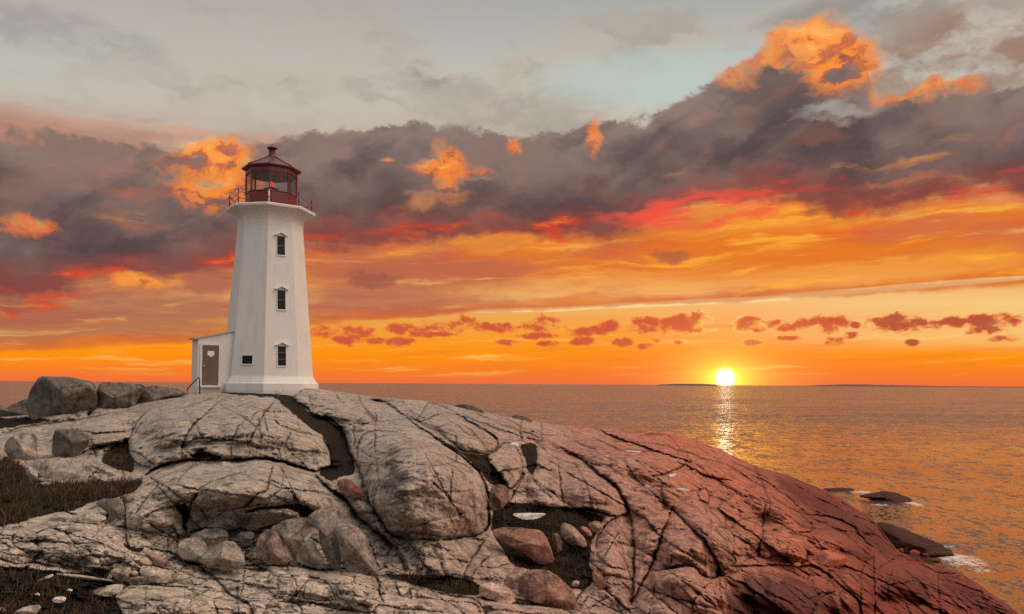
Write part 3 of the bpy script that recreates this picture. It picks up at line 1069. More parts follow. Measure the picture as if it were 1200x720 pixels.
def build_terrain():
    us = np.arange(-150, 1345, 1.05)
    nf, nb = 330, 56
    uu = np.repeat(us[None], nf, 0)
    vs = sky_v(us)
    vb = np.maximum(805, vs + 40)
    s = np.linspace(0, 1, nf) ** 1.0
    vv = vb[None] + (vs - vb)[None] * s[:, None]
    u, v = uu.ravel(), vv.ravel()
    d0 = base_depth(u, v)
    d0 = np.minimum(d0, np.repeat(sky_d(us)[None] * 1.02, nf, 0).ravel())

    def to_world(u, v, d):
        u2, v2 = unroll(u, v)
        return np.column_stack([(u2 - CX) * d / F, d, ZC - (v2 - CY) * d / F])
    P0 = to_world(u, v, d0)
    G = P0.reshape(nf, -1, 3)
    tu = np.gradient(G, axis=1); tv = np.gradient(G, axis=0)
    nrm = np.cross(tu, tv)
    nrm /= np.linalg.norm(nrm, axis=2)[..., None] + 1e-12
    ray = G - np.array([0, 0, ZC])
    ray /= np.linalg.norm(ray, axis=2)[..., None]
    cosv = np.abs((nrm * ray).sum(2)).clip(0.42, 1).ravel()
    h, crack, soil, stain_shade = surface_height(np.column_stack([u, v]))
    fade = ss(v - np.repeat(vs[None], nf, 0).ravel(), 0, 5)
    # stone texture in metres
    n1 = fbm(P0 * np.array([0.55, 0.45, 0.9]), 3)
    n2 = fbm(P0 * np.array([2.2, 1.6, 3.0]) + 5, 4)
    n3 = fbm(P0 * 9.0 + 3, 2)
    n1b = fbm(P0 * np.array([1.1, 0.8, 1.6]) + 60, 3)
    # sheeting that dips seaward, strongest on the right hand slopes
    e = P0[:, 0] * 0.55 + P0[:, 2] * 1.9 + n1 * 0.25
    sheet = perlin(np.column_stack([e * 2.0, P0[:, 1] * 0.05, P0[:, 0] * 0.06]))
    sheet2 = perlin(np.column_stack([e * 6.0, P0[:, 1] * 0.1, P0[:, 0] * 0.12 + 7]))
    hm = 0.30 * n1 + 0.10 * n2 + 0.022 * n3 + 0.10 * (0.25 - np.abs(n1b)) + (0.05 * sheet + 0.018 * sheet2) * (0.4 + 0.6 * ss(u, 350, 700))
    soilb = soil * (0.12 * fbm(P0 * 1.8 + 31, 4) + 0.03 * n3)
    hm = hm * (1 - 0.6 * soil) + soilb
    px = d0 / F
    d = d0 - (h * px * 1.0 * fade + hm * (0.25 + 0.75 * fade)) / cosv
    W = to_world(u, v, d)
    # the far side falls to the sea
    ws = W.reshape(nf, -1, 3)
    top = ws[-1]
    t = np.linspace(0, 1, nb + 1)[1:]
    L = 34.0
    dd = L * t[:, None] ** 1.4
    flat = np.where((us > 190) & (us < 420), 9.0, 1.0)[None]
    slope = -(np.array([unroll(a, b)[1] for a, b in zip(us, vs)]) - CY) / F
    dy = top[None, :, 1] + dd
    z = top[None, :, 2] + (slope[None] - 0.004) * dd - 0.022 * np.maximum(0, dd - flat) ** 2
    xb = top[None, :, 0] * dy / top[None, :, 1]
    B = np.stack([xb, dy, np.maximum(z, -3.0)], 2)
    bn = fbm(B.reshape(-1, 3) * 0.5, 4).reshape(nb, -1) * np.minimum(1, dd / 6) * 0.35
    B[..., 2] += np.minimum(bn, 0)
    allv = np.vstack([W, B.reshape(-1, 3)])
    nr, nc = nf + nb, len(us)
    k = np.arange(nr * nc).reshape(nr, nc)
    faces = np.stack([k[:-1, :-1], k[:-1, 1:], k[1:, 1:], k[1:, :-1]], -1).reshape(-1, 4)
    me = bpy.data.meshes.new("terrain")
    me.vertices.add(len(allv)); me.vertices.foreach_set("co", allv.ravel())
    me.loops.add(faces.size); me.loops.foreach_set("vertex_index", faces.ravel())
    me.polygons.add(len(faces))
    me.polygons.foreach_set("loop_start", np.arange(0, faces.size, 4))
    me.polygons.foreach_set("loop_total", np.full(len(faces), 4))
    me.polygons.foreach_set("use_smooth", np.ones(len(faces), bool))
    me.update(calc_edges=True)
    att = me.attributes.new("ground_kind", 'FLOAT_COLOR', 'POINT')
    c = np.zeros((len(allv), 4), np.float32)
    c[:len(W), 0] = crack; c[:len(W), 1] = soil; c[:len(W), 2] = stain_shade; c[:, 3] = 1
    att.data.foreach_set("color", c.ravel())
    o = bpy.data.objects.new("terrain", me)
    COL.objects.link(o)
    o['kind'] = 'structure'
    o['label'] = 'jointed granite headland of rounded bedrock sloping down to the sea'
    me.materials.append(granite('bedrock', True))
    return o, W.reshape(nf, nc, 3), soil.reshape(nf, nc), us, vv, d.reshape(nf, nc)

# ------------------------------------------------------------------ object helpers
def link(name, me, material=None, parent=None, smooth=True, loc=None):
    o = bpy.data.objects.new(name, me)
    COL.objects.link(o)
    if material: me.materials.append(material)
    if smooth:
        me.polygons.foreach_set("use_smooth", np.ones(len(me.polygons), bool))
        me.update()
    if parent: o.parent = parent
    if loc is not None: o.location = loc
    return o


def from_bm(name, bm, material, parent=None, smooth=False, bevel=0.0):
    bmesh.ops.remove_doubles(bm, verts=bm.verts, dist=1e-5)
    bmesh.ops.recalc_face_normals(bm, faces=bm.faces)
    if bevel:
        e = [x for x in bm.edges if len(x.link_faces) == 2 and x.calc_face_angle(0) > 0.5]
        bmesh.ops.bevel(bm, geom=e, offset=bevel, segments=2, profile=0.6, affect='EDGES', clamp_overlap=True)
    me = bpy.data.meshes.new(name)
    bm.to_mesh(me); bm.free()
    return link(name, me, material, parent, smooth)


def tag(o, label=None, cat=None, group=None, kind=None):
    for k, v in (('label', label), ('category', cat), ('group', group), ('kind', kind)):
        if v: o[k] = v
    return o


def empty(name, loc, rz=0.0, parent=None):
    o = bpy.data.objects.new(name, None)
    COL.objects.link(o)
    o.empty_display_size = 0.3
    o.location = loc
    o.rotation_euler = (0, 0, rz)
    if parent: o.parent = parent
    return o


def loft(bm, rings, close_bottom=True, close_top=True):
    """rings: lists of points of equal length"""
    vr = [[bm.verts.new(p) for p in r] for r in rings]
    n = len(vr[0])
    for a, b in zip(vr[:-1], vr[1:]):
        for k in range(n):
            bm.faces.new((a[k], a[(k + 1) % n], b[(k + 1) % n], b[k]))
    if close_bottom: bm.faces.new(vr[0][::-1])
    if close_top: bm.faces.new(vr[-1])
    return vr


def tube(bm, pts, r, n=8, closed=False):
    pts = [Vector(p) for p in pts]
    rings = []
    for i, p in enumerate(pts):
        a = pts[i - 1] if i else pts[i]
        b = pts[i + 1] if i < len(pts) - 1 else pts[i]
        t = (b - a).normalized()
        u = t.cross(Vector((0, 0, 1)))
        if u.length < 1e-3: u = t.cross(Vector((1, 0, 0)))
        u.normalize(); w = t.cross(u)
        rings.append([p + (u * math.cos(k * 2 * math.pi / n) + w * math.sin(k * 2 * math.pi / n)) * r for k in range(n)])
    loft(bm, rings)


def box(bm, c, ax, ay, az, sx, sy, sz):
    """box centred at c with half sizes along three axes"""
    c = Vector(c)
    v = [bm.verts.new(c + ax * sx * i + ay * sy * j + az * sz * k) for k in (-1, 1) for j in (-1, 1) for i in (-1, 1)]
    for f in ((0, 1, 3, 2), (4, 6, 7, 5), (0, 4, 5, 1), (2, 3, 7, 6), (0, 2, 6, 4), (1, 5, 7, 3)):
        bm.faces.new([v[k] for k in f])


# ------------------------------------------------------------------ sea, far land, ground
def build_sea():
    az = np.radians(np.concatenate([np.arange(-180, -42, 3.0), np.arange(-42, 46, 0.5), np.arange(46, 181, 3.0)]))
    r = np.concatenate([[2.0], np.geomspace(8, 58000, 130)])
    X = r[:, None] * np.sin(az)[None]; Y = r[:, None] * np.cos(az)[None]
    co = np.stack([X, Y, np.zeros_like(X)], -1).reshape(-1, 3)
    nr, nc = X.shape
    k = np.arange(nr * nc).reshape(nr, nc)
    faces = np.stack([k[:-1, :-1], k[1:, :-1], k[1:, 1:], k[:-1, 1:]], -1).reshape(-1, 4)
    me = bpy.data.meshes.new("sea")
    me.from_pydata(co.tolist(), [], faces.tolist())
    o = link("sea", me, sea_material())
    tag(o, 'rippled sea reflecting the orange sunset up to the horizon', kind='structure')


def build_far_land(name, u0, u1, dist, prof, depth, label):
    """low coast on the horizon: prof = [(t, height m)]"""
    m = 90
    bm = bmesh.new()
    rows = []
    for k in range(m + 1):
        t = k / m
        u = u0 + (u1 - u0) * t
        hgt = np.interp(t, [p[0] for p in prof], [p[1] for p in prof])
        hgt *= 1 + 0.16 * mnoise.noise(Vector((t * 40, 3, 0))) + 0.1 * mnoise.noise(Vector((t * 110, 8, 0)))
        x = (u - CX) / F
        rows.append([bm.verts.new((x * q, q, z)) for q, z in ((dist, -3.0), (dist + depth * .2, max(hgt * .75, 0)), (dist + depth * .5, hgt), (dist + depth, -3.0))])
    for a, b in zip(rows[:-1], rows[1:]):
        for k in range(3):
            bm.faces.new((a[k], b[k], b[k + 1], a[k + 1]))
    o = from_bm(name, bm, mat('far_land', lambda: bsdf(mix(sstep(noise(position(), 0.006, 4, 0.6), 0.4, 0.6), (0.10, 0.045, 0.035, 1), (0.07, 0.035, 0.03, 1)), 0.9)), smooth=True)
    tag(o, label, kind='structure')


build_sea()
build_far_land('distant_coast', 768, 842, 9000, [(0, 0), (.06, 12), (.3, 22), (.7, 24), (.95, 18), (1, 4)], 900, 'low dark point of land on the horizon at the sun')
build_far_land('distant_hills', 930, 1300, 11000, [(0, 2), (.06, 12), (.14, 30), (.22, 32), (.34, 22), (.5, 13), (.7, 10), (1, 8)], 1500, 'low dark coast along the horizon beyond the sun')
terrain, TW, TSOIL, TUS, TVV, TD = build_terrain()


def terr_depth(u, v):
    """distance of the finished ground at photo position (u, v)"""
    j = int(np.clip(np.searchsorted(TUS, u), 0, len(TUS) - 1))
    col = TVV[:, j]
    i = int(np.argmin(np.abs(col - v)))
    return float(TD[i, j])


# ------------------------------------------------------------------ boulders
def boulder(outline, label, cat='boulder', name='boulder', group=None, lean=0.45, thick=0.55, mat_=None, dd=0.0, seed=None, flat=3.2, rough=1.0, d=None, grow=1.10):
    P = chaikin(outline, 1, True)
    seed = int(sum(sum(p) for p in outline)) if seed is None else seed
    rr = random.Random(seed)
    # resample evenly
    Q = np.vstack([P, P[:1]])
    L = np.concatenate([[0], np.cumsum(np.hypot(*np.diff(Q, axis=0).T))])
    n = 72
    t = np.linspace(0, L[-1], n, endpoint=False)
    o = np.column_stack([np.interp(t, L, Q[:, 0]), np.interp(t, L, Q[:, 1])])
    c = o.mean(0)
    o = c + (o - c) * grow
    w, h = np.ptp(o[:, 0]), np.ptp(o[:, 1])
    ub, vb = c[0], o[:, 1].max()
    dm = (d if d else float(base_depth([ub], [vb - 0.12 * h])[0])) + dd
    px = dm / F
    T = thick * min(w, h * 1.25)
    facets = [(rr.uniform(0, 6.28), rr.uniform(0.62, 0.95), rr.uniform(0.3, 1.0)) for _ in range(8)]
    m = 15
    verts, faces = [], []
    rs = np.sin(np.linspace(0, 1, m) * math.pi / 2)[1:]

    def place(u, v, off):
        dep = dm + ((vb - v) * lean + off) * px
        return pt(u, v, dep)

    def prof(r, th):
        p = max(0.0, 1 - r ** flat) ** 0.5
        x, y = r * math.cos(th), r * math.sin(th)
        for (a, b, s) in facets:
            p = min(p, b - s * (x * math.cos(a) + y * math.sin(a)))
        return max(p, 0.0) if r < 1 else 0.0
    angs = [math.atan2((q[1] - c[1]) / h, (q[0] - c[0]) / w) for q in o]
    verts.append(place(c[0], c[1], -T * prof(0, 0)))
    for r in rs:
        for q, a in zip(o, angs):
            e = c + (q - c) * r
            verts.append(place(e[0], e[1], -T * prof(r, a)))
    nfr = len(verts)
    for r in rs[:-1][::-1]:
        for q, a in zip(o, angs):
            e = c + (q - c) * r
            verts.append(place(e[0], e[1], 0.9 * T * max(0.0, 1 - r ** flat) ** 0.5))
    verts.append(place(c[0], c[1], 0.9 * T))
    rings = len(rs) * 2 - 1
    for k in range(n):
        faces.append((0, 1 + (k + 1) % n, 1 + k))
    for i in range(rings - 1):
        a, b = 1 + i * n, 1 + (i + 1) * n
        for k in range(n):
            faces.append((a + k, a + (k + 1) % n, b + (k + 1) % n, b + k))
    a, last = 1 + (rings - 1) * n, len(verts) - 1
    for k in range(n):
        faces.append((a + k, a + (k + 1) % n, last))
    A = np.array([tuple(v) for v in verts])
    ctr = A.mean(0)
    size = min(w, h) * px
    dirn = A - ctr
    dirn /= np.linalg.norm(dirn, axis=1)[:, None] + 1e-9
    f1 = fbm(A * (1.1 / size) + seed % 97, 3)
    f2 = fbm(A * (4.5 / size) + seed % 31, 3)
    A = A + dirn * ((f1 * 0.075 + f2 * 0.032) * size * rough)[:, None]
    base = np.array([ctr[0], ctr[1], A[:, 2].min()])
    me = bpy.data.meshes.new(name)
    me.from_pydata((A - base).tolist(), [], faces)
    ob = link(name, me, mat_ or granite('granite'), loc=base)
    tag(ob, label, cat, group or {'boulder': 'boulders and loose stones on the granite headland', 'pebble': 'pebbles on the soil', 'cobble': 'wet cobbles in the surf gully',
                                  'rock': 'rocks awash in the sea off the point', 'stone': 'white stones on the headland'}[cat])
    return ob

# ------------------------------------------------------------------ lighthouse
TD0 = 48.0
T0 = pt(313.7, 457.0, TD0)
TROT = math.atan2(-T0.x, T0.y)
TH0 = math.radians(-4.6)
lighthouse = empty('lighthouse', T0, TROT)
tag(lighthouse, 'tall white octagonal lighthouse with a dark red lantern on the granite headland', 'lighthouse')
WHITE = paint('white_paint', (0.66, 0.64, 0.625, 1), 0.6, (0.46, 0.42, 0.39, 1), 0.4)
TRIM = paint('trim_paint', (0.68, 0.65, 0.62, 1), 0.5, (0.5, 0.45, 0.4, 1), 0.3)
RED = paint('red_paint', (0.150, 0.008, 0.016, 1), 0.35, (0.09, 0.008, 0.012, 1), 0.5)
REDMETAL = paint('red_roof_metal', (0.10, 0.012, 0.020, 1), 0.4, (0.05, 0.01, 0.012, 1), 0.5)
BLACK = plain('black_metal', (0.015, 0.014, 0.014, 1), 0.4, 0.0)
DARKGLASS = mat('window_glass', lambda: bsdf((0.006, 0.006, 0.008, 1), 0.15, IOR=1.5, **{'Specular IOR Level': 0.2}))
BROWN = paint('door_paint', (0.135, 0.090, 0.072, 1), 0.55, (0.09, 0.06, 0.05, 1), 0.5)


def vdir(th, r, z):
    return Vector((math.sin(th) * r, -math.cos(th) * r, z))


def oct_ring(r, z, n=8):
    return [vdir(TH0 + k * math.pi / 4, r, z) for k in range(n)]


X, Y, Z = Vector((1, 0, 0)), Vector((0, 1, 0)), Vector((0, 0, 1))


def octa(name, prof, material, parent, caps=(True, True), bevel=0.0):
    bm = bmesh.new()
    loft(bm, [oct_ring(r, z) for z, r in prof], *caps)
    return from_bm(name, bm, material, parent, bevel=bevel)


octa('plinth', [(-1.6, 3.06), (0.0, 3.08), (0.40, 3.06), (0.46, 2.96), (0.80, 2.75), (0.86, 2.735)], WHITE, lighthouse, bevel=0.02)
octa('tower', [(0.80, 2.732), (3.5, 2.513), (7.0, 2.229), (9.95, 1.99), (10.35, 1.985), (10.6, 2.04), (10.78, 2.15), (10.92, 2.31), (11.02, 2.5), (11.06, 2.58)], WHITE, lighthouse, bevel=0.03)
octa('gallery_deck', [(11.06, 2.71), (11.19, 2.73), (11.24, 2.68)], TRIM, lighthouse, bevel=0.02)
lw = octa('lantern_wall', [(11.24, 1.56), (12.20, 1.56)], RED, lighthouse, bevel=0.015)
# raised panels and corner straps of the lantern wall
for k in range(8):
    a = TH0 + (k + 0.5) * math.pi / 4
    nrm, tan = vdir(a, 1, 0), Vector((math.cos(a), math.sin(a), 0))
    bm = bmesh.new()
    box(bm, nrm * (1.56 * math.cos(math.pi / 8) + 0.012) + Z * 11.72, tan, nrm, Z, 0.47, 0.015, 0.40)
    from_bm('wall_panel', bm, RED, lw, bevel=0.008)
octa('lantern_sill', [(12.20, 1.61), (12.26, 1.61)], RED, lighthouse, bevel=0.01)
frame = octa('lantern_frame', [(13.44, 1.58), (13.80, 1.58)], RED, lighthouse)
for k in range(8):
    a = TH0 + k * math.pi / 4
    bm = bmesh.new()
    nrm, tan = vdir(a, 1, 0), Vector((math.cos(a), math.sin(a), 0))
    box(bm, nrm * 1.53 + Z * 12.85, tan, nrm, Z, 0.032, 0.045, 0.60)
    from_bm('mullion', bm, RED, frame, bevel=0.006)
for k in range(8):
    a = TH0 + (k + 0.5) * math.pi / 4
    nrm, tan = vdir(a, 1, 0), Vector((math.cos(a), math.sin(a), 0))
    bm = bmesh.new()
    box(bm, nrm * (1.52 * math.cos(math.pi / 8)) + Z * 12.85, tan, nrm, Z, 0.56, 0.006, 0.592)
    from_bm('lantern_pane', bm, glass('lantern_glass'), lighthouse)
roof = octa('roof', [(13.72, 1.66), (13.78, 1.82), (13.84, 1.82), (14.20, 1.12), (14.48, 0.60), (14.70, 0.24)], REDMETAL, lighthouse)
for k in range(8):
    a = TH0 + k * math.pi / 4
    bm = bmesh.new()
    tube(bm, [vdir(a, 1.80, 13.86), vdir(a, 1.12, 14.22), vdir(a, 0.60, 14.50), vdir(a, 0.24, 14.72)], 0.03, 6)
    from_bm('roof_rib', bm, REDMETAL, roof, True)
bm = bmesh.new()
ring = lambda r, z, n=20: [Vector((math.cos(t * 2 * math.pi / n) * r, math.sin(t * 2 * math.pi / n) * r, z)) for t in range(n)]
loft(bm, [ring(r, z) for z, r in [(14.62, .25), (14.70, .20), (15.12, .19), (15.17, .22), (15.22, .32), (15.26, .33), (15.33, .20), (15.38, .09), (15.44, .04), (15.54, .012)]])
from_bm('roof_vent', bm, REDMETAL, lighthouse, True)
bm = bmesh.new()
loft(bm, [ring(r, z) for z, r in [(12.20, .12), (12.58, .10), (12.60, .46), (12.64, .46), (12.66, .13), (12.76, .13)]])
stand = from_bm('lamp_stand', bm, BLACK, lighthouse, True)
bm = bmesh.new()
loft(bm, [ring(r, z) for z, r in [(12.76, .13), (12.80, .16), (12.92, .17), (13.04, .15), (13.12, .07)]])
from_bm('beacon_lamp', bm, mat('red_lamp', lambda: bsdf((0.5, 0.02, 0.03, 1), 0.25, **{'Emission Color': (1.0, 0.05, 0.06, 1), 'Emission Strength': 0.75})), stand, True)
bm = bmesh.new()
tube(bm, [vdir(TH0, 1.66, 11.25), vdir(TH0, 1.66, 12.2)], 0.045, 10)
from_bm('downpipe', bm, TRIM, lighthouse, True)

# railing of the gallery: posts with sagging chains
rail = empty('gallery_railing', (0, 0, 0), parent=lighthouse)
for k in range(8):
    a = TH0 + k * math.pi / 4
    bm = bmesh.new()
    tube(bm, [vdir(a, 2.48, 11.22), vdir(a, 2.48, 12.05)], 0.034, 8)
    tube(bm, [vdir(a, 2.48, 12.05), vdir(a, 2.48, 12.10)], 0.055, 8)
    tube(bm, [vdir(a, 2.48, 11.24), vdir(a, 2.48, 11.27)], 0.075, 8)
    from_bm('railing_post', bm, RED, rail, True)
    b = TH0 + (k + 1) * math.pi / 4
    for zz, sag in ((11.98, 0.17), (11.62, 0.15)):
        p, q = vdir(a, 2.48, zz), vdir(b, 2.48, zz)
        bm = bmesh.new()
        tube(bm, [p.lerp(q, t / 10) - Z * sag * (1 - (2 * t / 10 - 1) ** 2) for t in range(11)], 0.02, 6)
        from_bm('railing_chain', bm, RED, rail, True)


def face_frame(k, z):
    """centre, outward normal and tangent of wall face k at height z; the normal follows the batter"""
    a = TH0 + (k + 0.5) * math.pi / 4
    r = np.interp(z, [0.8, 3.5, 7.0, 9.95], [2.732, 2.513, 2.229, 1.99]) * math.cos(math.pi / 8)
    slope = (2.732 - 1.99) / 9.15 * math.cos(math.pi / 8)
    n = (vdir(a, 1, 0) + Z * slope).normalized()
    t = Vector((math.cos(a), math.sin(a), 0))
    return vdir(a, r, z), n, t, n.cross(t) if n.cross(t).z > 0 else t.cross(n)


def window(name, k, z, off, w, h, bars, hood, label):
    c, n, t, up = face_frame(k, z)
    c = c + t * off
    bm = bmesh.new()
    fw = 0.04
    for s in (-1, 1):
        box(bm, c + t * s * (w / 2 + fw / 2), t, n, up, fw / 2, 0.035, h / 2 + fw)
        box(bm, c + up * s * (h / 2 + fw / 2), t, n, up, w / 2 - 0.002, 0.034, fw / 2)
    fr = from_bm(name, bm, TRIM, lighthouse)
    tag(fr, label)
    bm = bmesh.new()
    box(bm, c - n * 0.005, t, n, up, w / 2, 0.008, h / 2)
    from_bm('pane', bm, DARKGLASS, fr)
    for i in range(bars):
        bm = bmesh.new()
        box(bm, c + up * (h * ((i + 1) / (bars + 1) - 0.5)) + n * 0.008, t, n, up, w / 2 - 0.003, 0.012, 0.012)
        from_bm('glazing_bar', bm, plain('grey_bar', (0.16, 0.15, 0.14, 1)), fr)
    bm = bmesh.new()
    box(bm, c - up * (h / 2 + fw + 0.014) + n * 0.02, t, n, up, w / 2 + 0.04, 0.04, 0.012)
    from_bm('window_sill', bm, TRIM, fr)
    if hood:
        bm = bmesh.new()
        top = c + up * (h / 2 + fw)
        hw = w / 2 + 0.17
        prof = [(-hw, 0.03), (-hw + 0.12, 0.06), (0, 0.23), (hw - 0.12, 0.06), (hw, 0.03)]
        under = [(hw, -0.02), (hw - 0.12, 0.0), (0, 0.15), (-hw + 0.12, 0.0), (-hw, -0.02)]
        pts = prof + under
        loft(bm, [[top + t * a + up * b - n * 0.01 for a, b in pts], [top + t * a + up * b + n * 0.17 for a, b in pts]])
        from_bm('window_hood', bm, TRIM, fr, bevel=0.006)


window('window', 0, 8.78, 0.02, 0.48, 1.16, 1, True, 'topmost narrow window under the gallery')
window('window', 0, 5.45, 0.02, 0.49, 1.18, 1, True, 'middle narrow window of the tower')
window('window', 0, 2.05, 0.02, 0.50, 1.18, 2, True, 'lowest narrow window with two bars')
window('window', -1, 1.80, -0.07, 0.66, 0.50, 0, False, 'small wide window beside the porch')

# entrance porch
PA = TH0 - 1.5 * math.pi / 4
pn, pm = vdir(PA, 1, 0), Vector((-math.cos(PA), -math.sin(PA), 0))
if pm.y > 0: pm = -pm
porch = empty('porch', (0, 0, 0), parent=lighthouse)
bm = bmesh.new()
hw, L0, L1 = 0.72, 2.05, 4.36
rz = lambda L: 3.46 - (L - 2.4) * 0.235
loft(bm, [[pn * L0 - pm * hw - Z * 1.0, pn * L1 - pm * hw - Z * 1.0, pn * L1 + pm * hw - Z * 1.0, pn * L0 + pm * hw - Z * 1.0],
          [pn * L0 - pm * hw + Z * rz(L0), pn * L1 - pm * hw + Z * rz(L1), pn * L1 + pm * hw + Z * rz(L1), pn * L0 + pm * hw + Z * rz(L0)]])
from_bm('porch_wall', bm, WHITE, porch, bevel=0.01)
bm = bmesh.new()
o1, o2 = hw + 0.10, 4.56
a0, a1 = 2.12, o2
loft(bm, [[pn * a0 - pm * o1 + Z * (rz(a0) + .006), pn * a1 - pm * o1 + Z * (rz(a1) + .006), pn * a1 + pm * o1 + Z * (rz(a1) + .006), pn * a0 + pm * o1 + Z * (rz(a0) + .006)],
          [pn * a0 - pm * o1 + Z * (rz(a0) + .12), pn * a1 - pm * o1 + Z * (rz(a1) + .12), pn * a1 + pm * o1 + Z * (rz(a1) + .12), pn * a0 + pm * o1 + Z * (rz(a0) + .12)]])
from_bm('porch_roof', bm, paint('porch_roof_felt', (0.42, 0.38, 0.35, 1), 0.8), porch, bevel=0.01)
wc = lambda L, z, e: pn * L + pm * (hw + e) + Z * z
dl, dz0, dz1 = 3.66, 0.28, 2.62
bm = bmesh.new()
for s in (-1, 1):
    box(bm, wc(dl + s * 0.53, (dz0 + dz1) / 2 + 0.04, 0.02), pn, pm, Z, 0.06, 0.05, (dz1 - dz0) / 2 + 0.06)
box(bm, wc(dl, dz1 + 0.055, 0.02), pn, pm, Z, 0.468, 0.048, 0.05)
from_bm('door_frame', bm, WHITE, porch, bevel=0.006)
bm = bmesh.new()
box(bm, wc(dl, (dz0 + dz1) / 2, 0.012), pn, pm, Z, 0.466, 0.022, (dz1 - dz0) / 2)
door = from_bm('porch_door', bm, BROWN, porch, bevel=0.004)
bm = bmesh.new()
box(bm, wc(dl, dz0 - 0.07, 0.14), pn, pm, Z, 0.62, 0.16, 0.06)
from_bm('door_step', bm, TRIM, porch, bevel=0.01)
bm = bmesh.new()
box(bm, wc(dl - 0.02, 2.16, 0.037), pn, pm, Z, 0.19, 0.004, 0.13)
box(bm, wc(dl - 0.03, 1.99, 0.037), pn, pm, Z, 0.07, 0.0038, 0.045)
from_bm('door_notice', bm, plain('notice_paper', (0.78, 0.76, 0.72, 1), 0.7), porch)
bm = bmesh.new()
box(bm, wc(dl + 0.36, 1.32, 0.04), pn, pm, Z, 0.05, 0.008, 0.15)
tube(bm, [wc(dl + 0.36, 1.38, 0.04), wc(dl + 0.36, 1.38, 0.10), wc(dl + 0.24, 1.38, 0.10)], 0.02, 8)
from_bm('door_handle', bm, plain('dull_steel', (0.28, 0.25, 0.22, 1), 0.4, 0.7), porch, True)

# hand rail beside the door step
g = lambda u, v, d=43.4: pt(u, v, d)
bm = bmesh.new()
tube(bm, [g(219.3, 463), g(219.3, 457), g(219.8, 455.6), g(221, 454.2), g(232, 443.3), g(233.4, 442.6), g(234, 444), g(234, 462)], 0.034, 8)
hr = from_bm('handrail', bm, BLACK, None, True)
base = g(227, 460)
hr.data.transform(Matrix.Translation(-base)); hr.location = base
tag(hr, 'black bent pipe handrail at the lighthouse door step', 'handrail')

# flood light in the dark hollow under the tower
fl = empty('floodlight', pt(326, 462.5, 43.6))
tag(fl, 'small white floodlight on a bracket in the hollow under the tower', 'floodlight')
bm = bmesh.new()
box(bm, (0, 0, 0.20), X, Y, Z, 0.14, 0.09, 0.075)
from_bm('lamp_housing', bm, plain('lamp_white', (0.8, 0.78, 0.74, 1), 0.4), fl, bevel=0.015)
bm = bmesh.new()
tube(bm, [(-0.18, 0, 0.22), (-0.18, 0, 0.05), (0.18, 0, 0.05), (0.18, 0, 0.22)], 0.018, 6)
tube(bm, [(0, 0, 0.05), (0, 0, -0.25)], 0.03, 8)
from_bm('bracket', bm, plain('lamp_bracket', (0.25, 0.22, 0.18, 1), 0.6), fl, True)

# ------------------------------------------------------------------ boulders and loose stones, each its own label
B = boulder
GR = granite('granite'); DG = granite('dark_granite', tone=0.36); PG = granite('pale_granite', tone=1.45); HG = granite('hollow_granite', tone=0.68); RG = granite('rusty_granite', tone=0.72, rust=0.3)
def P(s): return [tuple(float(q) for q in w.split(',')) for w in s.split()]


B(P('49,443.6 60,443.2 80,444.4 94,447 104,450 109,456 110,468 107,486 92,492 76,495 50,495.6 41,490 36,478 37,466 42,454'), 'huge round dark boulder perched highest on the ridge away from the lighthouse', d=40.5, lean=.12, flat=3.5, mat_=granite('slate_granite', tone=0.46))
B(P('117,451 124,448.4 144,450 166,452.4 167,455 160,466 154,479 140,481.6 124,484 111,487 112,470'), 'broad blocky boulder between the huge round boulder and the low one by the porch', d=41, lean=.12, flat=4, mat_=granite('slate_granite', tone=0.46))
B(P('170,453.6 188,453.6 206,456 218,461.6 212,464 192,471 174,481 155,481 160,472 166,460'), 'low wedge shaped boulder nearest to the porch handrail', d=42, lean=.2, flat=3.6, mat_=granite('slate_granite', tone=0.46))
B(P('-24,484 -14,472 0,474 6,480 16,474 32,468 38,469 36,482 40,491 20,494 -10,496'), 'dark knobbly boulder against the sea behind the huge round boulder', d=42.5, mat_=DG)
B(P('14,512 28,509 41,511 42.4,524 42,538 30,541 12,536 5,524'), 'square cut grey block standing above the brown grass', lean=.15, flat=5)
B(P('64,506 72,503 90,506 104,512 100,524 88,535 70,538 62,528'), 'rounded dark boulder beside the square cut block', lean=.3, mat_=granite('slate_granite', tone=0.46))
B(P('-12,524 0,524 4,530 3,540 -8,542'), 'pale stone cut by the photo edge next to the square block', mat_=GR)
B(P('38,541 60,538 86,538 111,552 88,565 52,561 42,551'), 'flat pale slab behind the tall dry grass stalks', lean=.7, flat=4, thick=.35)
B(P('29,548 40,547 44,554 43,565 35,567'), 'small upright stone at the grass end of the flat pale slab', lean=.3)
B(P('107,556 124,555 128,562 118,567 108,566'), 'small rounded stone just beyond the flat pale slab', lean=.5)
B(P('104,543 120,547 144,557 142,561 128,559 116,553'), 'thin leaning slab above the small rounded stone', lean=.6, thick=.4)
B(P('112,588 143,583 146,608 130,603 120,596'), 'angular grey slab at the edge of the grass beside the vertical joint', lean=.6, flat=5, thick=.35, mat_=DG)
B(P('58,606 66,601 81,603 79,609 62,611'), 'small tan stone under the brown grass', lean=.6)
B(P('84,607 96,601 114,602 125,607 112,613 88,612'), 'flat two toned stone next to the small tan stone', lean=.7, thick=.35)
B(P('64,672.5 84,673 108,676 133,680.5 120,681 84,677'), 'long thin stone lying like a plank over dark soil', lean=.8, thick=.6)
B(P('42,681 60,673 63,675 53,682'), 'short pointed stone at the end of the long thin stone', lean=.5)
B(P('60,703 68,699 77,700 76,705 66,707'), 'pale stone half sunk in the dark soil', lean=.5, mat_=PG)
B(P('78,692.5 80,690 85,691 84,693.5'), 'tiny white pebble above the pale half sunk stone', cat='pebble', name='pebble', mat_=PG)
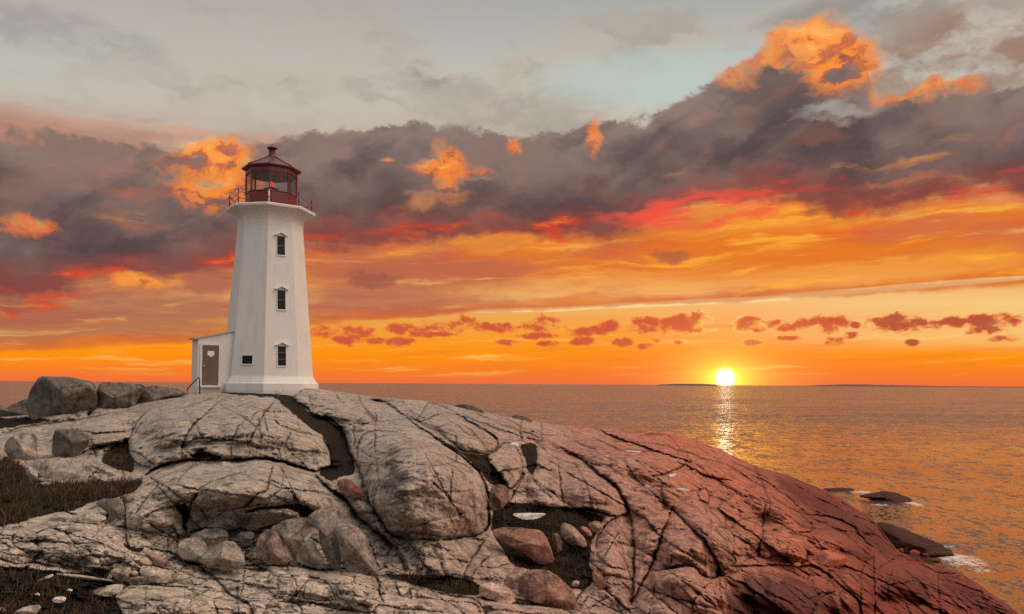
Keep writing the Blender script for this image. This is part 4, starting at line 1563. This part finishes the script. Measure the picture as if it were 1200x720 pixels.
B(P('40,697 43,695 47,696 46,698.5'), 'tiny grey pebble on the soil between short pointed and pale stones', cat='pebble', name='pebble', mat_=PG)
B(P('108,695 120,687.5 143,685 142,692 137,698 120,699.5'), 'flat rounded stone touching the big front slab', lean=.6, flat=3)
B(P('16,718 32,711 49,709 40,722 24,726'), 'tan stone at the bottom edge of the photo on dark soil', lean=.6)
B(P('-6,713 4,712 8,716 4,720 -6,720'), 'small stone at the bottom corner of the photo', lean=.5)
B(P('130,668 148,664 153,667 148,680 140,682 132,675'), 'stubby upright block at the near edge of the layered ledge', lean=.25)
B(P('151,670 160,668.5 162,676 150,678'), 'small cube like stone wedged beside the stubby upright block', lean=.2, flat=4)
B(P('165,666 180,664 199,672 200,683 180,683 167,675'), 'tan rounded block following the cube like stone', lean=.4)
B(P('200,672 220,674 225,685 212,685 203,681'), 'fractured pale block next to the tan rounded block', lean=.4)
B(P('164,648 180,646 199,658 197,665 178,661'), 'brown sloping stone below the dark cleft', lean=.5, mat_=RG)
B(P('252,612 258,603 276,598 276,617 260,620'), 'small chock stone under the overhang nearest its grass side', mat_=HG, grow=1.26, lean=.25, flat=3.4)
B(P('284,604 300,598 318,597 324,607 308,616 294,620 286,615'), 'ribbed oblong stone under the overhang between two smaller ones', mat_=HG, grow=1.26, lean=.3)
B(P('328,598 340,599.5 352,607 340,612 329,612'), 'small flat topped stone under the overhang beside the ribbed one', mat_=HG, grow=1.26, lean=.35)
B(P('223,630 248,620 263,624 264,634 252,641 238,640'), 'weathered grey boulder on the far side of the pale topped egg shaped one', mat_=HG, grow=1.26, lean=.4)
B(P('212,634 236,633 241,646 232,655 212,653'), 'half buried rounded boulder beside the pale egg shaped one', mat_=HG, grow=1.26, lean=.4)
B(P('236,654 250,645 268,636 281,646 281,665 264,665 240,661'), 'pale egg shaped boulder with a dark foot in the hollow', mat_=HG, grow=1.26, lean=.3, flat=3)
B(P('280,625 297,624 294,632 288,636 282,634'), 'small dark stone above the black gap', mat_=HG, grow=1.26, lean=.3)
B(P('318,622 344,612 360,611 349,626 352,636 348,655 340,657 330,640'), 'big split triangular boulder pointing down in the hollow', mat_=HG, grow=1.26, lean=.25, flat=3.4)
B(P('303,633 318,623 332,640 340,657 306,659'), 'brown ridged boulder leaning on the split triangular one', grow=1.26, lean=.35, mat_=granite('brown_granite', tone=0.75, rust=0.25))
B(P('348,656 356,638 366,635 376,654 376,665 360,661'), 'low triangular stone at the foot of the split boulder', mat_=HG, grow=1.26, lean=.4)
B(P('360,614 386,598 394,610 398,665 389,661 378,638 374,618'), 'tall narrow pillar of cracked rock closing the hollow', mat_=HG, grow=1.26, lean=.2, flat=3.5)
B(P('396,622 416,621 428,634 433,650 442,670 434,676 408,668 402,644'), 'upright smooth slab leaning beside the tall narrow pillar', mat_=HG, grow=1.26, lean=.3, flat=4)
B(P('394,565 408,561 420,571 430,581 418,584 402,580'), 'rust coloured wedge of rock under the shaded cleft', lean=.5, mat_=granite('rust_granite', tone=0.6, rust=0.6))
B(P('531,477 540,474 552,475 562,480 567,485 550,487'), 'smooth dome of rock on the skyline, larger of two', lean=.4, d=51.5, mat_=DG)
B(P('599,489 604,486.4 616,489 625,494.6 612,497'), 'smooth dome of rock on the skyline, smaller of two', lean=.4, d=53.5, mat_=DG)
B(P('574,572 588,569 598,578 591,595 580,598 574,593'), 'round boulder tucked against the great whaleback', lean=.3, flat=2.6, mat_=RG)
B(P('580,621 610,619 626,622.5 636,627 644,642 647,658 632,661 614,647 592,636 582,628'), 'long two faced block lying in the grassy hollow', lean=.3, flat=4.5, mat_=RG)
B(P('646,627 656,625.5 659,644 652,648'), 'narrow upright stone next to the long two faced block', lean=.2, mat_=RG)
B(P('658,616 666,614.5 684,629 687,643 672,637 660,630'), 'pointed pale shard leaning in the grassy hollow', lean=.35, flat=4, mat_=GR)
B(P('688,614 703,610.5 706,622 698,625'), 'small pale angular stone high in the grassy hollow', lean=.3, flat=4)
B(P('680,616 690,620 695,629 686,629'), 'dull brown stone between the pale shard and the small angular stone', lean=.4, mat_=RG)
B(P('670,684 674,680 679,682 678,687 671,687'), 'little pale pebble low in the grassy hollow', cat='pebble', name='pebble')
B(P('694,674 698,667 704,671 711,686 702,691'), 'squared stone set against the jointed block at the hollow rim', lean=.3, flat=4, mat_=RG)
B(P('562,690 570,684 586,684 600,693 602,707 584,704 566,700'), 'whitish boulder at the end of the grass strip', lean=.35, flat=3, mat_=PG)
B(P('588,684 600,666 617,671 607,697 600,693'), 'pale wedge leaning on the dark sloping boulder', lean=.4, flat=4)
B(P('615,672 636,668 656,678 673,696 672,714 640,709 606,697'), 'large dark sloping boulder beside the white one', lean=.5, flat=3, mat_=granite('brown_granite', tone=0.75, rust=0.25))
B(P('954,652 960,646.5 974,644.5 986,647.5 991.5,656 986,663.5 966,664.5 956,660'), 'pale oval boulder resting on the red seaward slope', lean=.4, flat=2.6, mat_=PG)
B(P('992,650 1000,644.5 1018,649 1025,656 996,659'), 'dark flat stone just beyond the pale oval boulder', lean=.5, mat_=RG)
B(P('890,645 900,646 904,652 894,654'), 'small wedge stone in the deep joint above the pale oval', lean=.4)
B(P('884,630 890,628 894,632 892,637 885,636'), 'small loose chip in the joint of the red slope', lean=.4)
B(P('930,596 934,594 938,597 937,600 931,600'), 'small pale stone on the dark upper edge of the seaward slope', lean=.4, mat_=PG)
B(P('930,661 935,659 939,661 937,664 931,664'), 'small round stone at the foot of the seaward lobe', lean=.4, mat_=PG)


def sea_rock(outline, label, d, hgt):
    ob = boulder(outline, label, 'rock', 'sea_rock', d=d, lean=hgt, thick=.9, flat=2.2, mat_=granite('wet_granite', tone=0.24, rust=0.5), rough=4.0)
    return ob


def dsea(v, u): return F * ZC / (unroll(u, v)[1] - CY)


sea_rock(P('1004,582 1024,578 1040,576.5 1056,580 1068,586 1064,593 1046,589 1026,585'), 'low black reef awash in the sea farther out from the point', dsea(590, 1036), 3.2)
sea_rock(P('964,573 980,571.5 1002,573 996,576 972,576'), 'thin dark ledge barely above the water behind the headland', dsea(576, 985), 3.2)
sea_rock(P('1030,618 1042,614 1060,621 1080,630 1098,639 1120,649 1108,653 1094,655 1078,650 1058,646 1040,640'), 'long dark wet ledge running out into the sea below the slope', dsea(650, 1075), 2.2)
for k, (q, lab) in enumerate([('1066,647 1070,644 1077,646 1078,650 1068,651', 'wet pale cobble largest in the surf gully'), ('1080,650 1086,648 1090,651 1086,654 1080,654', 'wet brown cobble in the surf gully beside the largest'),
                              ('1052,645 1056,642 1060,645 1057,649', 'wet rounded cobble at the landward end of the surf gully'), ('1090,657 1098,654 1104,657 1098,661', 'flat wet cobble at the seaward end of the surf gully'),
                              ('1072,655 1078,653 1083,656 1078,660', 'reddish wet cobble nearest the slope in the surf gully')]):
    boulder(P(q), lab, 'cobble', 'cobble', d=terr_depth(1070, 660) + 0.8, mat_=PG if k % 2 == 0 else RG)

# flat white stones that catch the eye on the dark slope
QZ = mat('white_quartz', lambda: bsdf(mix(sstep(noise(position(), 7.0, 5, 0.65), 0.42, 0.66), (0.66, 0.62, 0.57, 1), (0.40, 0.36, 0.32, 1)), 0.6, noise(position(), 14.0, 4, 0.6), 0.02))
for q, lab in (('600,602 620,601.5 640,602 634,606 622,609 610,608', 'flat white stone in the grassy hollow beneath the jointed rock wall'),
               ('724,528.5 738,528 753,529 746,531 730,531', 'thin white sliver of stone under the upper rounded ledge'),
               ('777,561 784,557 792,555 791,558 784,561', 'bright white stone wedged at the end of the upper rounded ledge'),
               ('790,572.5 800,572.5 810,574.5 800,575.5', 'thin white streak of stone below the bright wedged one'),
               ('598,520 604,518 608,521 605,524 600,523', 'small white stone on the rim of the dark upper cleft')):
    boulder(P(q), lab, 'stone', 'white_stone', lean=.9, thick=.35, mat_=QZ, dd=-0.35)

# ------------------------------------------------------------------ dry grass in the soil
def build_grass():
    w = TSOIL.copy()
    w[TSOIL < 0.12] = 0
    area = (TD / F) ** 2
    spots = np.argwhere(w > 0)
    dens = area[spots[:, 0], spots[:, 1]]
    u = TUS[spots[:, 1]]; v = TVV[spots[:, 0], spots[:, 1]]
    lush = np.where((u < 172) & (v > 534) & (v < 622), 3.2, np.where((v > 660) & (u < 160), 1.3, np.where((u > 436) & (u < 570) & (v > 668), 2.4, np.where((u > 570) & (v > 586), 1.5, 0.35))))
    pr = dens * lush * np.clip(TSOIL[spots[:, 0], spots[:, 1]] * 1.2, 0.2, 1)
    clump = fbm(TW[spots[:, 0], spots[:, 1]] * 1.3 + 50, 3)
    pr = pr * ss(clump, -0.35, 0.35)
    pick = RNG.choice(len(spots), 30000, p=pr / pr.sum())
    base = TW[spots[pick, 0], spots[pick, 1]] + RNG.normal(size=(len(pick), 3)) * np.array([0.02, 0.02, 0.0])
    uu, vv = u[pick], v[pick]
    tall = np.where((uu < 172) & (vv > 534) & (vv < 622), 1.0, 0.55)
    hgt = (0.06 + 0.2 * RNG.random(len(pick)) ** 2) * tall
    stalk = RNG.random(len(pick)) < 0.035
    hgt = np.where(stalk & (tall > 0.9), hgt + 0.12 + 0.3 * RNG.random(len(pick)), hgt)
    ang = RNG.random(len(pick)) * 6.283
    lean = RNG.normal(size=(len(pick), 2)) * 0.45 + np.array([0.15, 0.0])
    wd = np.where(stalk, 0.006, 0.006 + 0.008 * RNG.random(len(pick)))
    side = np.column_stack([np.cos(ang), np.sin(ang), np.zeros(len(pick))]) * wd[:, None]
    mid = base + np.column_stack([lean * 0.28 * hgt[:, None], hgt * 0.55])
    tip = base + np.column_stack([lean * hgt[:, None], hgt])
    b0 = base - np.array([0, 0, 0.03])
    co = np.stack([b0 - side, b0 + side, mid + side * 0.7, mid - side * 0.7, tip], 1).reshape(-1, 3)
    k = np.arange(len(pick))[:, None] * 5
    quads = (k + np.array([0, 1, 2, 3])).tolist()
    tris = (k + np.array([3, 2, 4])).tolist()
    me = bpy.data.meshes.new('grass')
    me.from_pydata(co.tolist(), [], quads + tris)

    def gm():
        n = noise(position(), 1.1, 4, 0.6)
        f = noise(position(), 30.0, 2, 0.6)
        c = mix(sstep(n, 0.4, 0.62), (0.080, 0.034, 0.017, 1), (0.046, 0.036, 0.014, 1))
        c = mix(sstep(f, 0.5, 0.7) * 0.6, c, (0.12, 0.062, 0.03, 1))
        return bsdf(c, 0.8)
    o = link('grass', me, mat('dry_grass', gm), smooth=False)
    tag(o, 'short brown and russet dry grass in the soil hollows between the rocks', kind='stuff')


build_grass()
